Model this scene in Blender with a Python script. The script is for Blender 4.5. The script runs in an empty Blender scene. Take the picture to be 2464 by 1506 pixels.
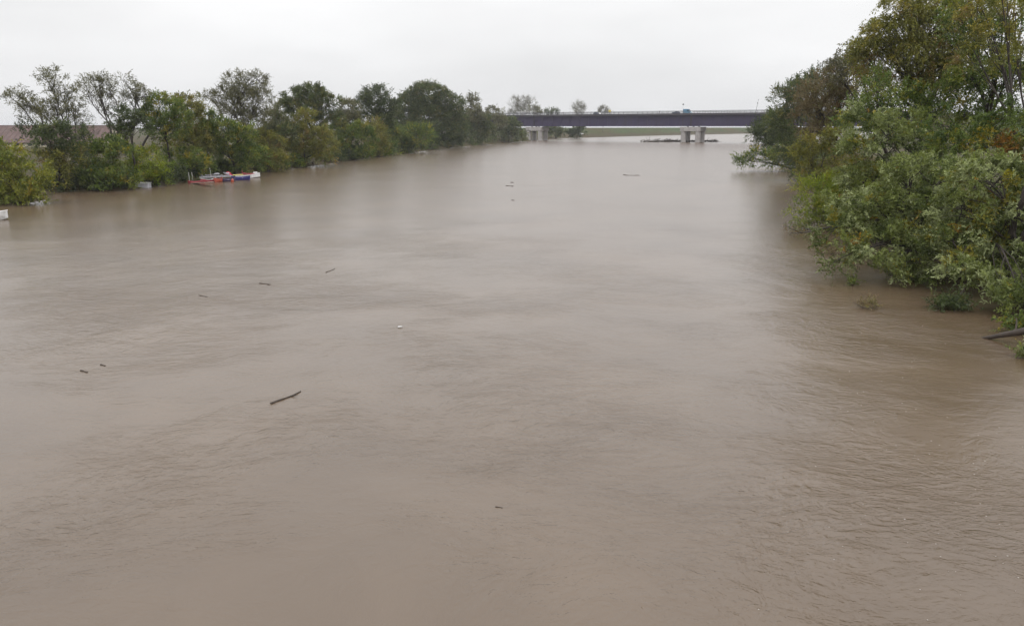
import bpy, math, random
import numpy as np

scene = bpy.context.scene
C = scene.collection
R = math.radians
rng = np.random.default_rng(7)
random.seed(7)

# ------------------------------------------------------------------ camera, sky, sun, exposure
CAM_H = 8.0
F_PX = 1865.0                 # focal length for a 2464 px wide frame
HORIZON = 306.0
PITCH = math.atan((753 - HORIZON) / F_PX)
cam_data = bpy.data.cameras.new("camera")
cam_data.sensor_width = 36
cam_data.lens = 36 * F_PX / 2464
cam_data.clip_start = 0.3
cam_data.clip_end = 12000
cam = bpy.data.objects.new("camera", cam_data)
C.objects.link(cam)
cam.location = (0, 0, CAM_H)
cam.rotation_euler = (math.pi / 2 - PITCH, 0, 0)
scene.camera = cam

SUN_EL, SUN_ROT = R(50), R(200)
world = bpy.data.worlds.new("World")
scene.world = world
world.use_nodes = True
wn = world.node_tree
wn.nodes.clear()
def wnode(t, **k):
    n = wn.nodes.new(t)
    for a, b in k.items():
        setattr(n, a, b)
    return n
sky = wnode("ShaderNodeTexSky", sky_type='NISHITA', sun_disc=False)
sky.sun_elevation = SUN_EL
sky.sun_rotation = SUN_ROT
sky.air_density = 1.0
sky.dust_density = 4.0
sky_dim = wnode("ShaderNodeVectorMath", operation='SCALE')
sky_dim.inputs[3].default_value = 0.06
wn.links.new(sky.outputs[0], sky_dim.inputs[0])
# even stratus deck: a little brighter towards the zenith, with soft grey rolls
geo = wnode("ShaderNodeTexCoord")
sep = wnode("ShaderNodeSeparateXYZ")
wn.links.new(geo.outputs["Generated"], sep.inputs[0])
ramp = wnode("ShaderNodeValToRGB")
cr = ramp.color_ramp
cr.elements[0].position = 0.0; cr.elements[0].color = (0.885, 0.89, 0.905, 1)
cr.elements[1].position = 1.0; cr.elements[1].color = (2.0, 2.0, 2.02, 1)
e = cr.elements.new(0.13); e.color = (1.01, 1.01, 1.015, 1)
e = cr.elements.new(0.3); e.color = (1.3, 1.3, 1.31, 1)
e = cr.elements.new(0.6); e.color = (1.7, 1.7, 1.715, 1)   # an overcast sky brightens steadily towards the zenith
wn.links.new(sep.outputs[2], ramp.inputs[0])
cmap = wnode("ShaderNodeMapping")
cmap.inputs["Scale"].default_value = (1.0, 1.0, 3.2)
wn.links.new(geo.outputs["Generated"], cmap.inputs[0])
cn = wnode("ShaderNodeTexNoise")
cn.inputs["Scale"].default_value = 2.1
cn.inputs["Detail"].default_value = 4
cn.inputs["Roughness"].default_value = 0.5
wn.links.new(cmap.outputs[0], cn.inputs[0])
cmr = wnode("ShaderNodeMapRange")
cmr.inputs[1].default_value = 0.3; cmr.inputs[2].default_value = 0.7
cmr.inputs[3].default_value = 0.88; cmr.inputs[4].default_value = 1.08
wn.links.new(cn.outputs[0], cmr.inputs[0])
cmul = wnode("ShaderNodeVectorMath", operation='SCALE')
wn.links.new(ramp.outputs[0], cmul.inputs[0])
wn.links.new(cmr.outputs[0], cmul.inputs[3])
cmix = wnode("ShaderNodeMix", data_type='RGBA')
cmix.inputs[0].default_value = 0.93
wn.links.new(sky_dim.outputs[0], cmix.inputs[6])
wn.links.new(cmul.outputs[0], cmix.inputs[7])
bg = wnode("ShaderNodeBackground")
bg.inputs[1].default_value = 1.0
wn.links.new(cmix.outputs[2], bg.inputs[0])
wout = wnode("ShaderNodeOutputWorld")
wn.links.new(bg.outputs[0], wout.inputs[0])

sun_data = bpy.data.lights.new("sun", 'SUN')
sun_data.energy = 0.6
sun_data.angle = R(40)
sun_data.color = (1.0, 0.97, 0.93)
sun = bpy.data.objects.new("sun", sun_data)
C.objects.link(sun)
sun.rotation_euler = (R(90) - SUN_EL, 0, R(20))

vs = scene.view_settings
vs.view_transform = 'Standard'; vs.look = 'None'; vs.exposure = 0.0; vs.gamma = 1.0
vs.use_curve_mapping = False
scene.cycles.use_denoising = True
scene.cycles.max_bounces = 6
scene.cycles.diffuse_bounces = 3
scene.cycles.glossy_bounces = 3
scene.cycles.transmission_bounces = 3
scene.cycles.volume_bounces = 0
scene.cycles.sample_clamp_indirect = 6

# ------------------------------------------------------------------ helpers
CT, ST = math.cos(PITCH), math.sin(PITCH)
def ray(vx, vy):
    u = (vx - 1232) / F_PX; v = (753 - vy) / F_PX
    return np.array([u, CT + v * ST, -ST + v * CT])
def at(vx, vy, z=0.0):                     # a ground point read off the photograph
    d = ray(vx, vy); t = (z - CAM_H) / d[2]
    return np.array([d[0] * t, d[1] * t, z])
def atY(vx, vy, Y):                        # a point at a known distance
    d = ray(vx, vy); t = Y / d[1]
    return np.array([d[0] * t, Y, CAM_H + d[2] * t])
def ppm(Y): return F_PX / Y

def mesh_from(name, V, Fs, mats=None, tint=None, smooth=False):
    V = np.asarray(V, np.float32).reshape(-1, 3)
    me = bpy.data.meshes.new(name)
    if isinstance(Fs, np.ndarray):
        k = Fs.shape[1]; n = len(Fs)
        me.vertices.add(len(V)); me.vertices.foreach_set("co", V.ravel())
        me.loops.add(n * k); me.loops.foreach_set("vertex_index", Fs.astype(np.int32).ravel())
        me.polygons.add(n)
        me.polygons.foreach_set("loop_start", (np.arange(n) * k).astype(np.int32))
        me.update(calc_edges=True)
    else:
        me.from_pydata(V.tolist(), [], Fs)
    if smooth:
        me.polygons.foreach_set("use_smooth", np.ones(len(me.polygons), bool))
    if tint is not None:
        ca = me.color_attributes.new("tint", 'FLOAT_COLOR', 'POINT')
        ca.data.foreach_set("color", np.asarray(tint, np.float32).ravel())
    for m in (mats or []):
        me.materials.append(m)
    return me

def obj(name, me, parent=None, loc=(0, 0, 0), rot=(0, 0, 0)):
    o = bpy.data.objects.new(name, me)
    C.objects.link(o)
    o.location = loc; o.rotation_euler = rot
    if parent is not None:
        o.parent = parent
    return o
def tag(o, label, cat, group=None):
    o["label"] = label; o["category"] = cat
    if group: o["group"] = group
    return o
def thing(name, label, cat, loc=(0, 0, 0), rot=(0, 0, 0), group=None):
    return tag(obj(name, None, None, loc, rot), label, cat, group)
def struct(o):
    o["kind"] = "structure"; return o

class MB:
    """collects boxes, tubes and profiles for ONE mesh"""
    def __init__(s): s.V = []; s.F = []
    def add(s, V, F):
        b = len(s.V); s.V += [tuple(map(float, v)) for v in V]; s.F += [tuple(i + b for i in f) for f in F]; return s
    def box(s, c, d, rz=0.0, bev=0.0):
        x, y, z = d[0] / 2, d[1] / 2, d[2] / 2
        co, si = math.cos(rz), math.sin(rz)
        if bev <= 0:
            P = [(sx * x, sy * y, sz * z) for sz in (-1, 1) for sx, sy in ((-1, -1), (1, -1), (1, 1), (-1, 1))]
            F = [(3, 2, 1, 0), (4, 5, 6, 7), (0, 1, 5, 4), (1, 2, 6, 5), (2, 3, 7, 6), (3, 0, 4, 7)]
        else:
            b = bev; P = []
            for zz, q in ((-z, b), (-z + b, 0), (z - b, 0), (z, b)):
                for sx, sy in ((-1, -1), (1, -1), (1, 1), (-1, 1)):
                    if sx * sy > 0: ring = [(sx * (x - q), sy * (y - q - b)), (sx * (x - q - b), sy * (y - q))]
                    else: ring = [(sx * (x - q - b), sy * (y - q)), (sx * (x - q), sy * (y - q - b))]
                    P += [(px, py, zz) for px, py in ring]
            F = [tuple(range(7, -1, -1)), tuple(range(24, 32))]
            for k in range(3):
                for i in range(8):
                    j = (i + 1) % 8
                    F.append((k * 8 + i, k * 8 + j, k * 8 + 8 + j, k * 8 + 8 + i))
        P = [(c[0] + px * co - py * si, c[1] + px * si + py * co, c[2] + pz) for px, py, pz in P]
        return s.add(P, F)
    def tube(s, pts, rad, n=6, cap=True):
        pts = [np.asarray(p, float) for p in pts]
        if not hasattr(rad, '__len__'): rad = [rad] * len(pts)
        V = []; F = []
        ref = np.array([0.31, 0.83, 0.46])
        for i, p in enumerate(pts):
            t = pts[min(i + 1, len(pts) - 1)] - pts[max(i - 1, 0)]
            t = t / (np.linalg.norm(t) + 1e-9)
            a = np.cross(t, ref)
            if np.linalg.norm(a) < 0.1: a = np.cross(t, (1, 0, 0))
            a /= np.linalg.norm(a); b = np.cross(t, a)
            for k in range(n):
                w = 2 * math.pi * k / n
                V.append(p + rad[i] * (math.cos(w) * a + math.sin(w) * b))
        for i in range(len(pts) - 1):
            for k in range(n):
                k2 = (k + 1) % n
                F.append((i * n + k, i * n + k2, i * n + n + k2, i * n + n + k))
        if cap:
            F.append(tuple(range(n - 1, -1, -1))); F.append(tuple(range((len(pts) - 1) * n, len(pts) * n)))
        return s.add(V, F)
    def prism(s, prof, w0, w1, inset=None):        # profile in x,z swept along y
        n = len(prof)
        V = [(x, w0, z) for x, z in prof] + [(x, w1, z) for x, z in prof]
        F = [tuple(range(n)), tuple(range(2 * n - 1, n - 1, -1))]
        for i in range(n):
            j = (i + 1) % n; F.append((i, i + n, j + n, j))
        return s.add(V, F)
    def loft(s, rings, cap=True):
        n = len(rings[0]); V = [p for r in rings for p in r]; F = []
        for i in range(len(rings) - 1):
            for k in range(n):
                k2 = (k + 1) % n
                F.append((i * n + k, i * n + k2, i * n + n + k2, i * n + n + k))
        if cap:
            F.append(tuple(range(n - 1, -1, -1))); F.append(tuple(range((len(rings) - 1) * n, len(rings) * n)))
        return s.add(V, F)
    def build(s, name, mat, parent=None, loc=(0, 0, 0), rot=(0, 0, 0), smooth=False):
        me = mesh_from(name, s.V, s.F, [mat], smooth=smooth)
        return obj(name, me, parent, loc, rot)

# ------------------------------------------------------------------ materials
def nt_mat(name):
    m = bpy.data.materials.new(name); m.use_nodes = True
    nt = m.node_tree; nt.nodes.clear()
    out = nt.nodes.new("ShaderNodeOutputMaterial")
    return m, nt, out
def N(nt, t, **k):
    n = nt.nodes.new(t)
    for a, b in k.items(): setattr(n, a, b)
    return n
def noise(nt, vec, scale, detail=4, rough=0.55, dist=0.0):
    n = N(nt, "ShaderNodeTexNoise")
    n.inputs["Scale"].default_value = scale; n.inputs["Detail"].default_value = detail
    n.inputs["Roughness"].default_value = rough; n.inputs["Distortion"].default_value = dist
    if vec is not None: nt.links.new(vec, n.inputs["Vector"])
    return n
def rampn(nt, fac, stops):
    r = N(nt, "ShaderNodeValToRGB"); c = r.color_ramp
    while len(c.elements) > 1: c.elements.remove(c.elements[-1])
    c.elements[0].position = stops[0][0]; c.elements[0].color = (*stops[0][1], 1)
    for p, col in stops[1:]:
        e = c.elements.new(p); e.color = (*col, 1)
    nt.links.new(fac, r.inputs[0]); return r
def pmat(name, col, rough=0.6, metal=0.0, spec=0.4, var=0.25, scale=3.0, bump=0.0, dirt=None):
    """painted / weathered surface: base colour broken up by two noises, optional streak tint"""
    m, nt, out = nt_mat(name)
    tc = N(nt, "ShaderNodeTexCoord")
    n1 = noise(nt, tc.outputs["Object"], scale, 6, 0.6)
    lo = tuple(c * (1 - var) for c in col); hi = tuple(min(1, c * (1 + var)) for c in col)
    r = rampn(nt, n1.outputs[0], [(0.3, lo), (0.7, hi)])
    colout = r.outputs[0]
    if dirt:
        mp = N(nt, "ShaderNodeMapping"); mp.inputs["Scale"].default_value = (1, 1, 0.12)
        nt.links.new(tc.outputs["Object"], mp.inputs[0])
        n2 = noise(nt, mp.outputs[0], scale * 2.3, 5, 0.65)
        r2 = rampn(nt, n2.outputs[0], [(0.48, (0, 0, 0)), (0.68, (0.75, 0.75, 0.75))])
        mx = N(nt, "ShaderNodeMix", data_type='RGBA')
        nt.links.new(r2.outputs[0], mx.inputs[0]); nt.links.new(colout, mx.inputs[6])
        mx.inputs[7].default_value = (*dirt, 1); colout = mx.outputs[2]
    p = N(nt, "ShaderNodeBsdfPrincipled")
    nt.links.new(colout, p.inputs["Base Color"])
    p.inputs["Roughness"].default_value = rough; p.inputs["Metallic"].default_value = metal
    p.inputs["Specular IOR Level"].default_value = spec
    if bump:
        b = N(nt, "ShaderNodeBump"); b.inputs["Strength"].default_value = bump
        b.inputs["Distance"].default_value = 0.05
        n3 = noise(nt, tc.outputs["Object"], scale * 6, 5, 0.6)
        nt.links.new(n3.outputs[0], b.inputs["Height"]); nt.links.new(b.outputs[0], p.inputs["Normal"])
    nt.links.new(p.outputs[0], out.inputs[0])
    return m

def leaf_mat(name, trans=0.38, rough=0.5, spec=0.35):
    m, nt, out = nt_mat(name)
    a = N(nt, "ShaderNodeAttribute", attribute_name="tint")
    p = N(nt, "ShaderNodeBsdfPrincipled")
    nt.links.new(a.outputs["Color"], p.inputs["Base Color"])
    p.inputs["Roughness"].default_value = rough
    p.inputs["Specular IOR Level"].default_value = spec
    t = N(nt, "ShaderNodeBsdfTranslucent")
    h = N(nt, "ShaderNodeHueSaturation"); h.inputs["Saturation"].default_value = 1.15; h.inputs["Value"].default_value = 1.1
    nt.links.new(a.outputs["Color"], h.inputs["Color"]); nt.links.new(h.outputs[0], t.inputs[0])
    mx = N(nt, "ShaderNodeMixShader"); mx.inputs[0].default_value = trans
    nt.links.new(p.outputs[0], mx.inputs[1]); nt.links.new(t.outputs[0], mx.inputs[2])
    nt.links.new(mx.outputs[0], out.inputs[0])
    return m

M = {}
M['leaf'] = leaf_mat("leaf")
M['bark'] = pmat("bark", (0.045, 0.036, 0.030), 0.75, var=0.4, scale=4, bump=0.5)
M['bark_grey'] = pmat("bark_grey", (0.10, 0.09, 0.08), 0.85, var=0.35, scale=4, bump=0.4)
M['driftwood'] = pmat("driftwood", (0.05, 0.037, 0.028), 0.55, var=0.4, scale=6, bump=0.4)
M['girder'] = pmat("girder_paint", (0.036, 0.025, 0.070), 0.6, var=0.10, scale=0.25, dirt=(0.034, 0.022, 0.046))
M['concrete'] = pmat("concrete", (0.36, 0.34, 0.33), 0.85, var=0.18, scale=0.8, dirt=(0.22, 0.20, 0.18), bump=0.2)
M['slab'] = pmat("slab_edge", (0.075, 0.068, 0.08), 0.85, var=0.18, scale=0.6, dirt=(0.06, 0.055, 0.06))
M['rail'] = pmat("railing_steel", (0.05, 0.05, 0.06), 0.5, metal=0.3, var=0.2)
M['asphalt'] = pmat("asphalt", (0.05, 0.05, 0.052), 0.85, var=0.2, scale=2)

def ground_material():
    m, nt, out = nt_mat("ground")
    tc = N(nt, "ShaderNodeTexCoord")
    a = noise(nt, tc.outputs["Object"], 0.02, 6, 0.6)
    b = noise(nt, tc.outputs["Object"], 0.35, 6, 0.65)
    c1 = rampn(nt, a.outputs[0], [(0.36, (0.085, 0.070, 0.035)), (0.47, (0.066, 0.074, 0.030)), (0.62, (0.058, 0.086, 0.034))])
    c2 = rampn(nt, b.outputs[0], [(0.3, (0.55, 0.55, 0.5)), (0.7, (1.25, 1.2, 1.1))])
    sz = N(nt, "ShaderNodeSeparateXYZ"); nt.links.new(tc.outputs["Object"], sz.inputs[0])
    wob = noise(nt, tc.outputs["Object"], 0.06, 5, 0.6)
    wm = N(nt, "ShaderNodeMath", operation='MULTIPLY_ADD'); nt.links.new(wob.outputs[0], wm.inputs[0]); wm.inputs[1].default_value = -6.0
    nt.links.new(sz.outputs[2], wm.inputs[2])
    mud = N(nt, "ShaderNodeMapRange"); mud.inputs[1].default_value = -1.6; mud.inputs[2].default_value = 0.6
    mud.inputs[3].default_value = 0.8; mud.inputs[4].default_value = 0.0
    nt.links.new(wm.outputs[0], mud.inputs[0])
    mmx = N(nt, "ShaderNodeMix", data_type='RGBA'); nt.links.new(mud.outputs[0], mmx.inputs[0])
    nt.links.new(c1.outputs[0], mmx.inputs[6]); mmx.inputs[7].default_value = (0.075, 0.058, 0.038, 1)
    mx = N(nt, "ShaderNodeMix", data_type='RGBA', blend_type='MULTIPLY'); mx.inputs[0].default_value = 1
    nt.links.new(mmx.outputs[2], mx.inputs[6]); nt.links.new(c2.outputs[0], mx.inputs[7])
    p = N(nt, "ShaderNodeBsdfPrincipled"); p.inputs["Roughness"].default_value = 0.95
    p.inputs["Specular IOR Level"].default_value = 0.1
    nt.links.new(mx.outputs[2], p.inputs["Base Color"])
    bp = N(nt, "ShaderNodeBump"); bp.inputs["Strength"].default_value = 0.6; bp.inputs["Distance"].default_value = 0.3
    nt.links.new(b.outputs[0], bp.inputs["Height"]); nt.links.new(bp.outputs[0], p.inputs["Normal"])
    nt.links.new(p.outputs[0], out.inputs[0]); return m

def water_material():
    m, nt, out = nt_mat("muddy_water")
    tc = N(nt, "ShaderNodeTexCoord"); P = tc.outputs["Object"]
    # warped coordinates: slow swirls of the flood current
    w = noise(nt, P, 0.08, 3, 0.5)
    wsub = N(nt, "ShaderNodeVectorMath", operation='SUBTRACT'); wsub.inputs[1].default_value = (0.5, 0.5, 0.5)
    nt.links.new(w.outputs["Color"], wsub.inputs[0])
    wsc = N(nt, "ShaderNodeVectorMath", operation='SCALE'); wsc.inputs[3].default_value = 7
    nt.links.new(wsub.outputs[0], wsc.inputs[0])
    wad = N(nt, "ShaderNodeVectorMath", operation='ADD')
    nt.links.new(P, wad.inputs[0]); nt.links.new(wsc.outputs[0], wad.inputs[1])
    mp = N(nt, "ShaderNodeMapping"); mp.inputs["Scale"].default_value = (0.75, 1.0, 1.0)
    nt.links.new(wad.outputs[0], mp.inputs[0]); Q = mp.outputs[0]
    # where the surface is broken up and where it is slick
    msk = noise(nt, wad.outputs[0], 0.07, 4, 0.6)
    mk = N(nt, "ShaderNodeMapRange"); mk.inputs[1].default_value = 0.42; mk.inputs[2].default_value = 0.64
    mk.inputs[3].default_value = 0.14; mk.inputs[4].default_value = 1.0
    nt.links.new(msk.outputs[0], mk.inputs[0])
    big = noise(nt, Q, 0.45, 3, 0.5)
    mid = noise(nt, Q, 2.0, 4, 0.6, 1.2)
    fine = noise(nt, Q, 6.0, 3, 0.6, 0.8)
    def mul(a, b, v=None):
        n = N(nt, "ShaderNodeMath", operation='MULTIPLY'); nt.links.new(a, n.inputs[0])
        if b is not None: nt.links.new(b, n.inputs[1])
        else: n.inputs[1].default_value = v
        return n.outputs[0]
    def add(a, b):
        n = N(nt, "ShaderNodeMath", operation='ADD'); nt.links.new(a, n.inputs[0]); nt.links.new(b, n.inputs[1]); return n.outputs[0]
    h = add(mul(big.outputs[0], None, 0.10), add(mul(mul(mid.outputs[0], mk.outputs[0]), None, 0.17), mul(mul(fine.outputs[0], mk.outputs[0]), None, 0.085)))
    def seam(scale, dist, width, gain):
        n = noise(nt, mp.outputs[0], scale, 2, 0.45, dist)
        d = N(nt, "ShaderNodeMath", operation='SUBTRACT'); nt.links.new(n.outputs[0], d.inputs[0]); d.inputs[1].default_value = 0.5
        ab = N(nt, "ShaderNodeMath", operation='ABSOLUTE'); nt.links.new(d.outputs[0], ab.inputs[0])
        mr = N(nt, "ShaderNodeMapRange", interpolation_type='SMOOTHSTEP'); mr.inputs[1].default_value = 0.0; mr.inputs[2].default_value = width
        mr.inputs[3].default_value = gain; mr.inputs[4].default_value = 0.0
        nt.links.new(ab.outputs[0], mr.inputs[0]); return mr.outputs[0]
    h = add(h, mul(add(seam(0.10, 0.8, 0.05, 0.035), seam(0.24, 1.2, 0.06, 0.018)), mk.outputs[0]))
    py = N(nt, "ShaderNodeSeparateXYZ"); nt.links.new(P, py.inputs[0])
    calm = N(nt, "ShaderNodeMapRange", interpolation_type='SMOOTHSTEP'); calm.inputs[1].default_value = 18; calm.inputs[2].default_value = 80
    calm.inputs[3].default_value = 1.0; calm.inputs[4].default_value = 0.2
    nt.links.new(py.outputs[1], calm.inputs[0])
    bp = N(nt, "ShaderNodeBump"); bp.inputs["Strength"].default_value = 1.0; bp.inputs["Distance"].default_value = 0.5
    h = mul(h, calm.outputs[0])
    nt.links.new(h, bp.inputs["Height"])
    silt = noise(nt, wad.outputs[0], 0.12, 5, 0.6)
    col = rampn(nt, silt.outputs[0], [(0.3, (0.090, 0.060, 0.036)), (0.7, (0.131, 0.091, 0.058))])
    p = N(nt, "ShaderNodeBsdfPrincipled")
    nt.links.new(col.outputs[0], p.inputs["Base Color"])
    p.inputs["Roughness"].default_value = 0.24
    p.inputs["IOR"].default_value = 1.58
    nt.links.new(bp.outputs[0], p.inputs["Normal"])
    nt.links.new(p.outputs[0], out.inputs[0]); return m

M['ground'] = ground_material()
M['water'] = water_material()

# ------------------------------------------------------------------ terrain and river
# the flood's edge along the left bank as it shows in the photograph
WL = [(-300, 530), (-60, 505), (60, 490), (112, 478), (122, 464), (200, 463), (330, 454), (440, 441), (475, 435), (540, 427), (600, 420), (662, 411), (740, 401), (808, 391), (900, 380), (1000, 366), (1100, 354), (1200, 345), (1290, 340)]
def yw(vx): return float(np.interp(vx, [p[0] for p in WL], [p[1] for p in WL]))
def Yl(vx, off=0.0): return float(at(vx, yw(vx))[1]) + off
LB = [(-64, -200), (-62, 20), (-62, 60)]
for v in [0, 60, 110, 124, 200, 330, 460, 600, 760, 900, 1040, 1140, 1230]:
    p = at(v, yw(v)); LB.append((p[0] + 0.2, p[1] + 0.6))
LB += [(14, 500), tuple(at(1352, 333.5)[:2]), tuple(at(1560, 327.3)[:2]), tuple(at(1774, 322.5)[:2]), (800, 1500), (2600, 2400), (6000, 4000)]
RB = [(20, -200), (22, 20), (21.5, 34), (21.5, 46), (25.5, 62), (45, 122), (58, 160), (92, 250), (150, 370), (250, 520), (480, 760), (1100, 1200), (2800, 2000), (6000, 3500)]
def interp(T, y):
    ys = np.array([p[1] for p in T], float); xs = np.array([p[0] for p in T], float)
    return np.interp(y, ys, xs)
def sstep(a, b, x):
    t = np.clip((x - a) / (b - a), 0, 1); return t * t * (3 - 2 * t)
def ground_z(x, y):
    x = np.asarray(x, float); y = np.asarray(y, float)
    l = interp(LB, y) - x; r = x - interp(RB, y)
    d = np.maximum(l, r)
    lev = sstep(500, 620, y)
    zl = 1.5 * sstep(0, 5, l) * (1 - lev) + lev * (0.6 * sstep(0, 6, l) + 6.6 * sstep(6, 45, l) - 5.0 * sstep(70, 130, l))
    zr = 2.0 * sstep(0, 6, r)
    z = np.where(l > r, zl, zr)
    bed = -2.0 * sstep(0, 10, -d)
    return np.where(d > 0, z + 0.03, bed - 0.05 + 0.05 * (d > -0.2))
gx = np.concatenate([np.linspace(-5000, -400, 24)[:-1], np.linspace(-400, -130, 30)[:-1], np.arange(-130, -30, 1.0), np.arange(-30, 60, 1.5), np.arange(60, 420, 4.0), np.linspace(420, 1000, 40), np.linspace(1050, 6000, 24)])
gy = np.concatenate([np.linspace(-600, -60, 12)[:-1], np.arange(-60, 30, 6.0), np.arange(30, 200, 2.0), np.arange(200, 420, 6.0), np.arange(420, 1200, 12.0), np.linspace(1220, 6000, 50)])
GX, GY = np.meshgrid(gx, gy)
GZ = ground_z(GX, GY)
nx, ny = len(gx), len(gy)
idx = np.arange(nx * ny).reshape(ny, nx)
Fq = np.stack([idx[:-1, :-1], idx[:-1, 1:], idx[1:, 1:], idx[1:, :-1]], -1).reshape(-1, 4)
gmesh = mesh_from("ground", np.stack([GX, GY, GZ], -1), Fq, [M['ground']], smooth=True)
struct(obj("ground", gmesh))
wme = mesh_from("river_water", [(-900, -500, 0), (5900, -500, 0), (5900, 3900, 0), (-900, 3900, 0)], [(0, 1, 2, 3)], [M['water']])
struct(obj("river_water", wme))

# ------------------------------------------------------------------ vegetation
PAL = {
 'silver': [((0.194, 0.229, 0.069), .40), ((0.328, 0.367, 0.176), .25), ((0.092, 0.121, 0.032), .27), ((0.249, 0.226, 0.038), .07), ((0.298, 0.189, 0.039), .01)],
 'green':   [((0.124, 0.169, 0.039), .45), ((0.072, 0.108, 0.025), .30), ((0.205, 0.232, 0.044), .17), ((0.278, 0.232, 0.034), .08)],
 'deep':    [((0.070, 0.095, 0.033), .5), ((0.050, 0.065, 0.029), .35), ((0.126, 0.144, 0.051), .15)],
 'yellow': [((0.221, 0.230, 0.040), .50), ((0.150, 0.180, 0.035), .30), ((0.267, 0.221, 0.034), .12), ((0.094, 0.110, 0.027), .08)],
 'lime':    [((0.210, 0.258, 0.031), .55), ((0.123, 0.167, 0.027), .30), ((0.285, 0.282, 0.044), .15)],
 'olive': [((0.205, 0.204, 0.047), .47), ((0.133, 0.140, 0.038), .33), ((0.258, 0.228, 0.052), .15), ((0.221, 0.156, 0.052), .05)],
 'brown': [((0.179, 0.143, 0.076), .50), ((0.133, 0.110, 0.058), .27), ((0.207, 0.189, 0.073), .18), ((0.230, 0.143, 0.052), .05)],
 'grey':    [((0.133, 0.130, 0.067), .45), ((0.161, 0.158, 0.071), .30), ((0.098, 0.098, 0.056), .25)],
 'orange':  [((0.25, 0.125, 0.025), .35), ((0.21, 0.16, 0.035), .35), ((0.13, 0.13, 0.035), .30)],
 'bare':    [((0.179, 0.172, 0.124), .6), ((0.134, 0.126, 0.093), .4)],
 'hazegreen':[((0.102, 0.128, 0.046), .5), ((0.075, 0.092, 0.042), .3), ((0.150, 0.148, 0.051), .2)],
}
def unit(a): return a / (np.linalg.norm(a, axis=-1, keepdims=True) + 1e-9)
def leaf_mesh(P, D, L, W, tint, upbias=0.8):
    n = len(P)
    Nn = unit(rng.normal(size=(n, 3)) * 0.75 + np.array([0, 0, upbias]))
    S = unit(np.cross(D, Nn))
    fold = np.cross(S, D) * (W * 0.18)[:, None]
    a = P; c = P + D * L[:, None]
    m = P + D * (L * 0.45)[:, None] + fold
    b = m + S * (W * 0.5)[:, None]; d = m - S * (W * 0.5)[:, None]
    V = np.stack([a, b, c, d], 1)
    keep = V[:, :, 2].min(1) > 0.0
    V = V[keep]; tint = tint[keep]
    Fq = np.arange(len(V) * 4).reshape(-1, 4)
    col = np.ones((len(V), 4, 4), np.float32); col[:, :, :3] = tint[:, None, :]
    return V.reshape(-1, 3), Fq, col.reshape(-1, 4)
def curve(a, b, sag, n=5, wob=0.0):
    a = np.asarray(a, float); b = np.asarray(b, float); L = np.linalg.norm(b - a)
    pts = []
    off = rng.normal(size=3) * wob * L
    for i in range(n):
        t = i / (n - 1); s = 4 * t * (1 - t)
        pts.append(a + (b - a) * t + np.array([0, 0, sag * L * s]) + off * s * 0.5)
    return pts

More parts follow.
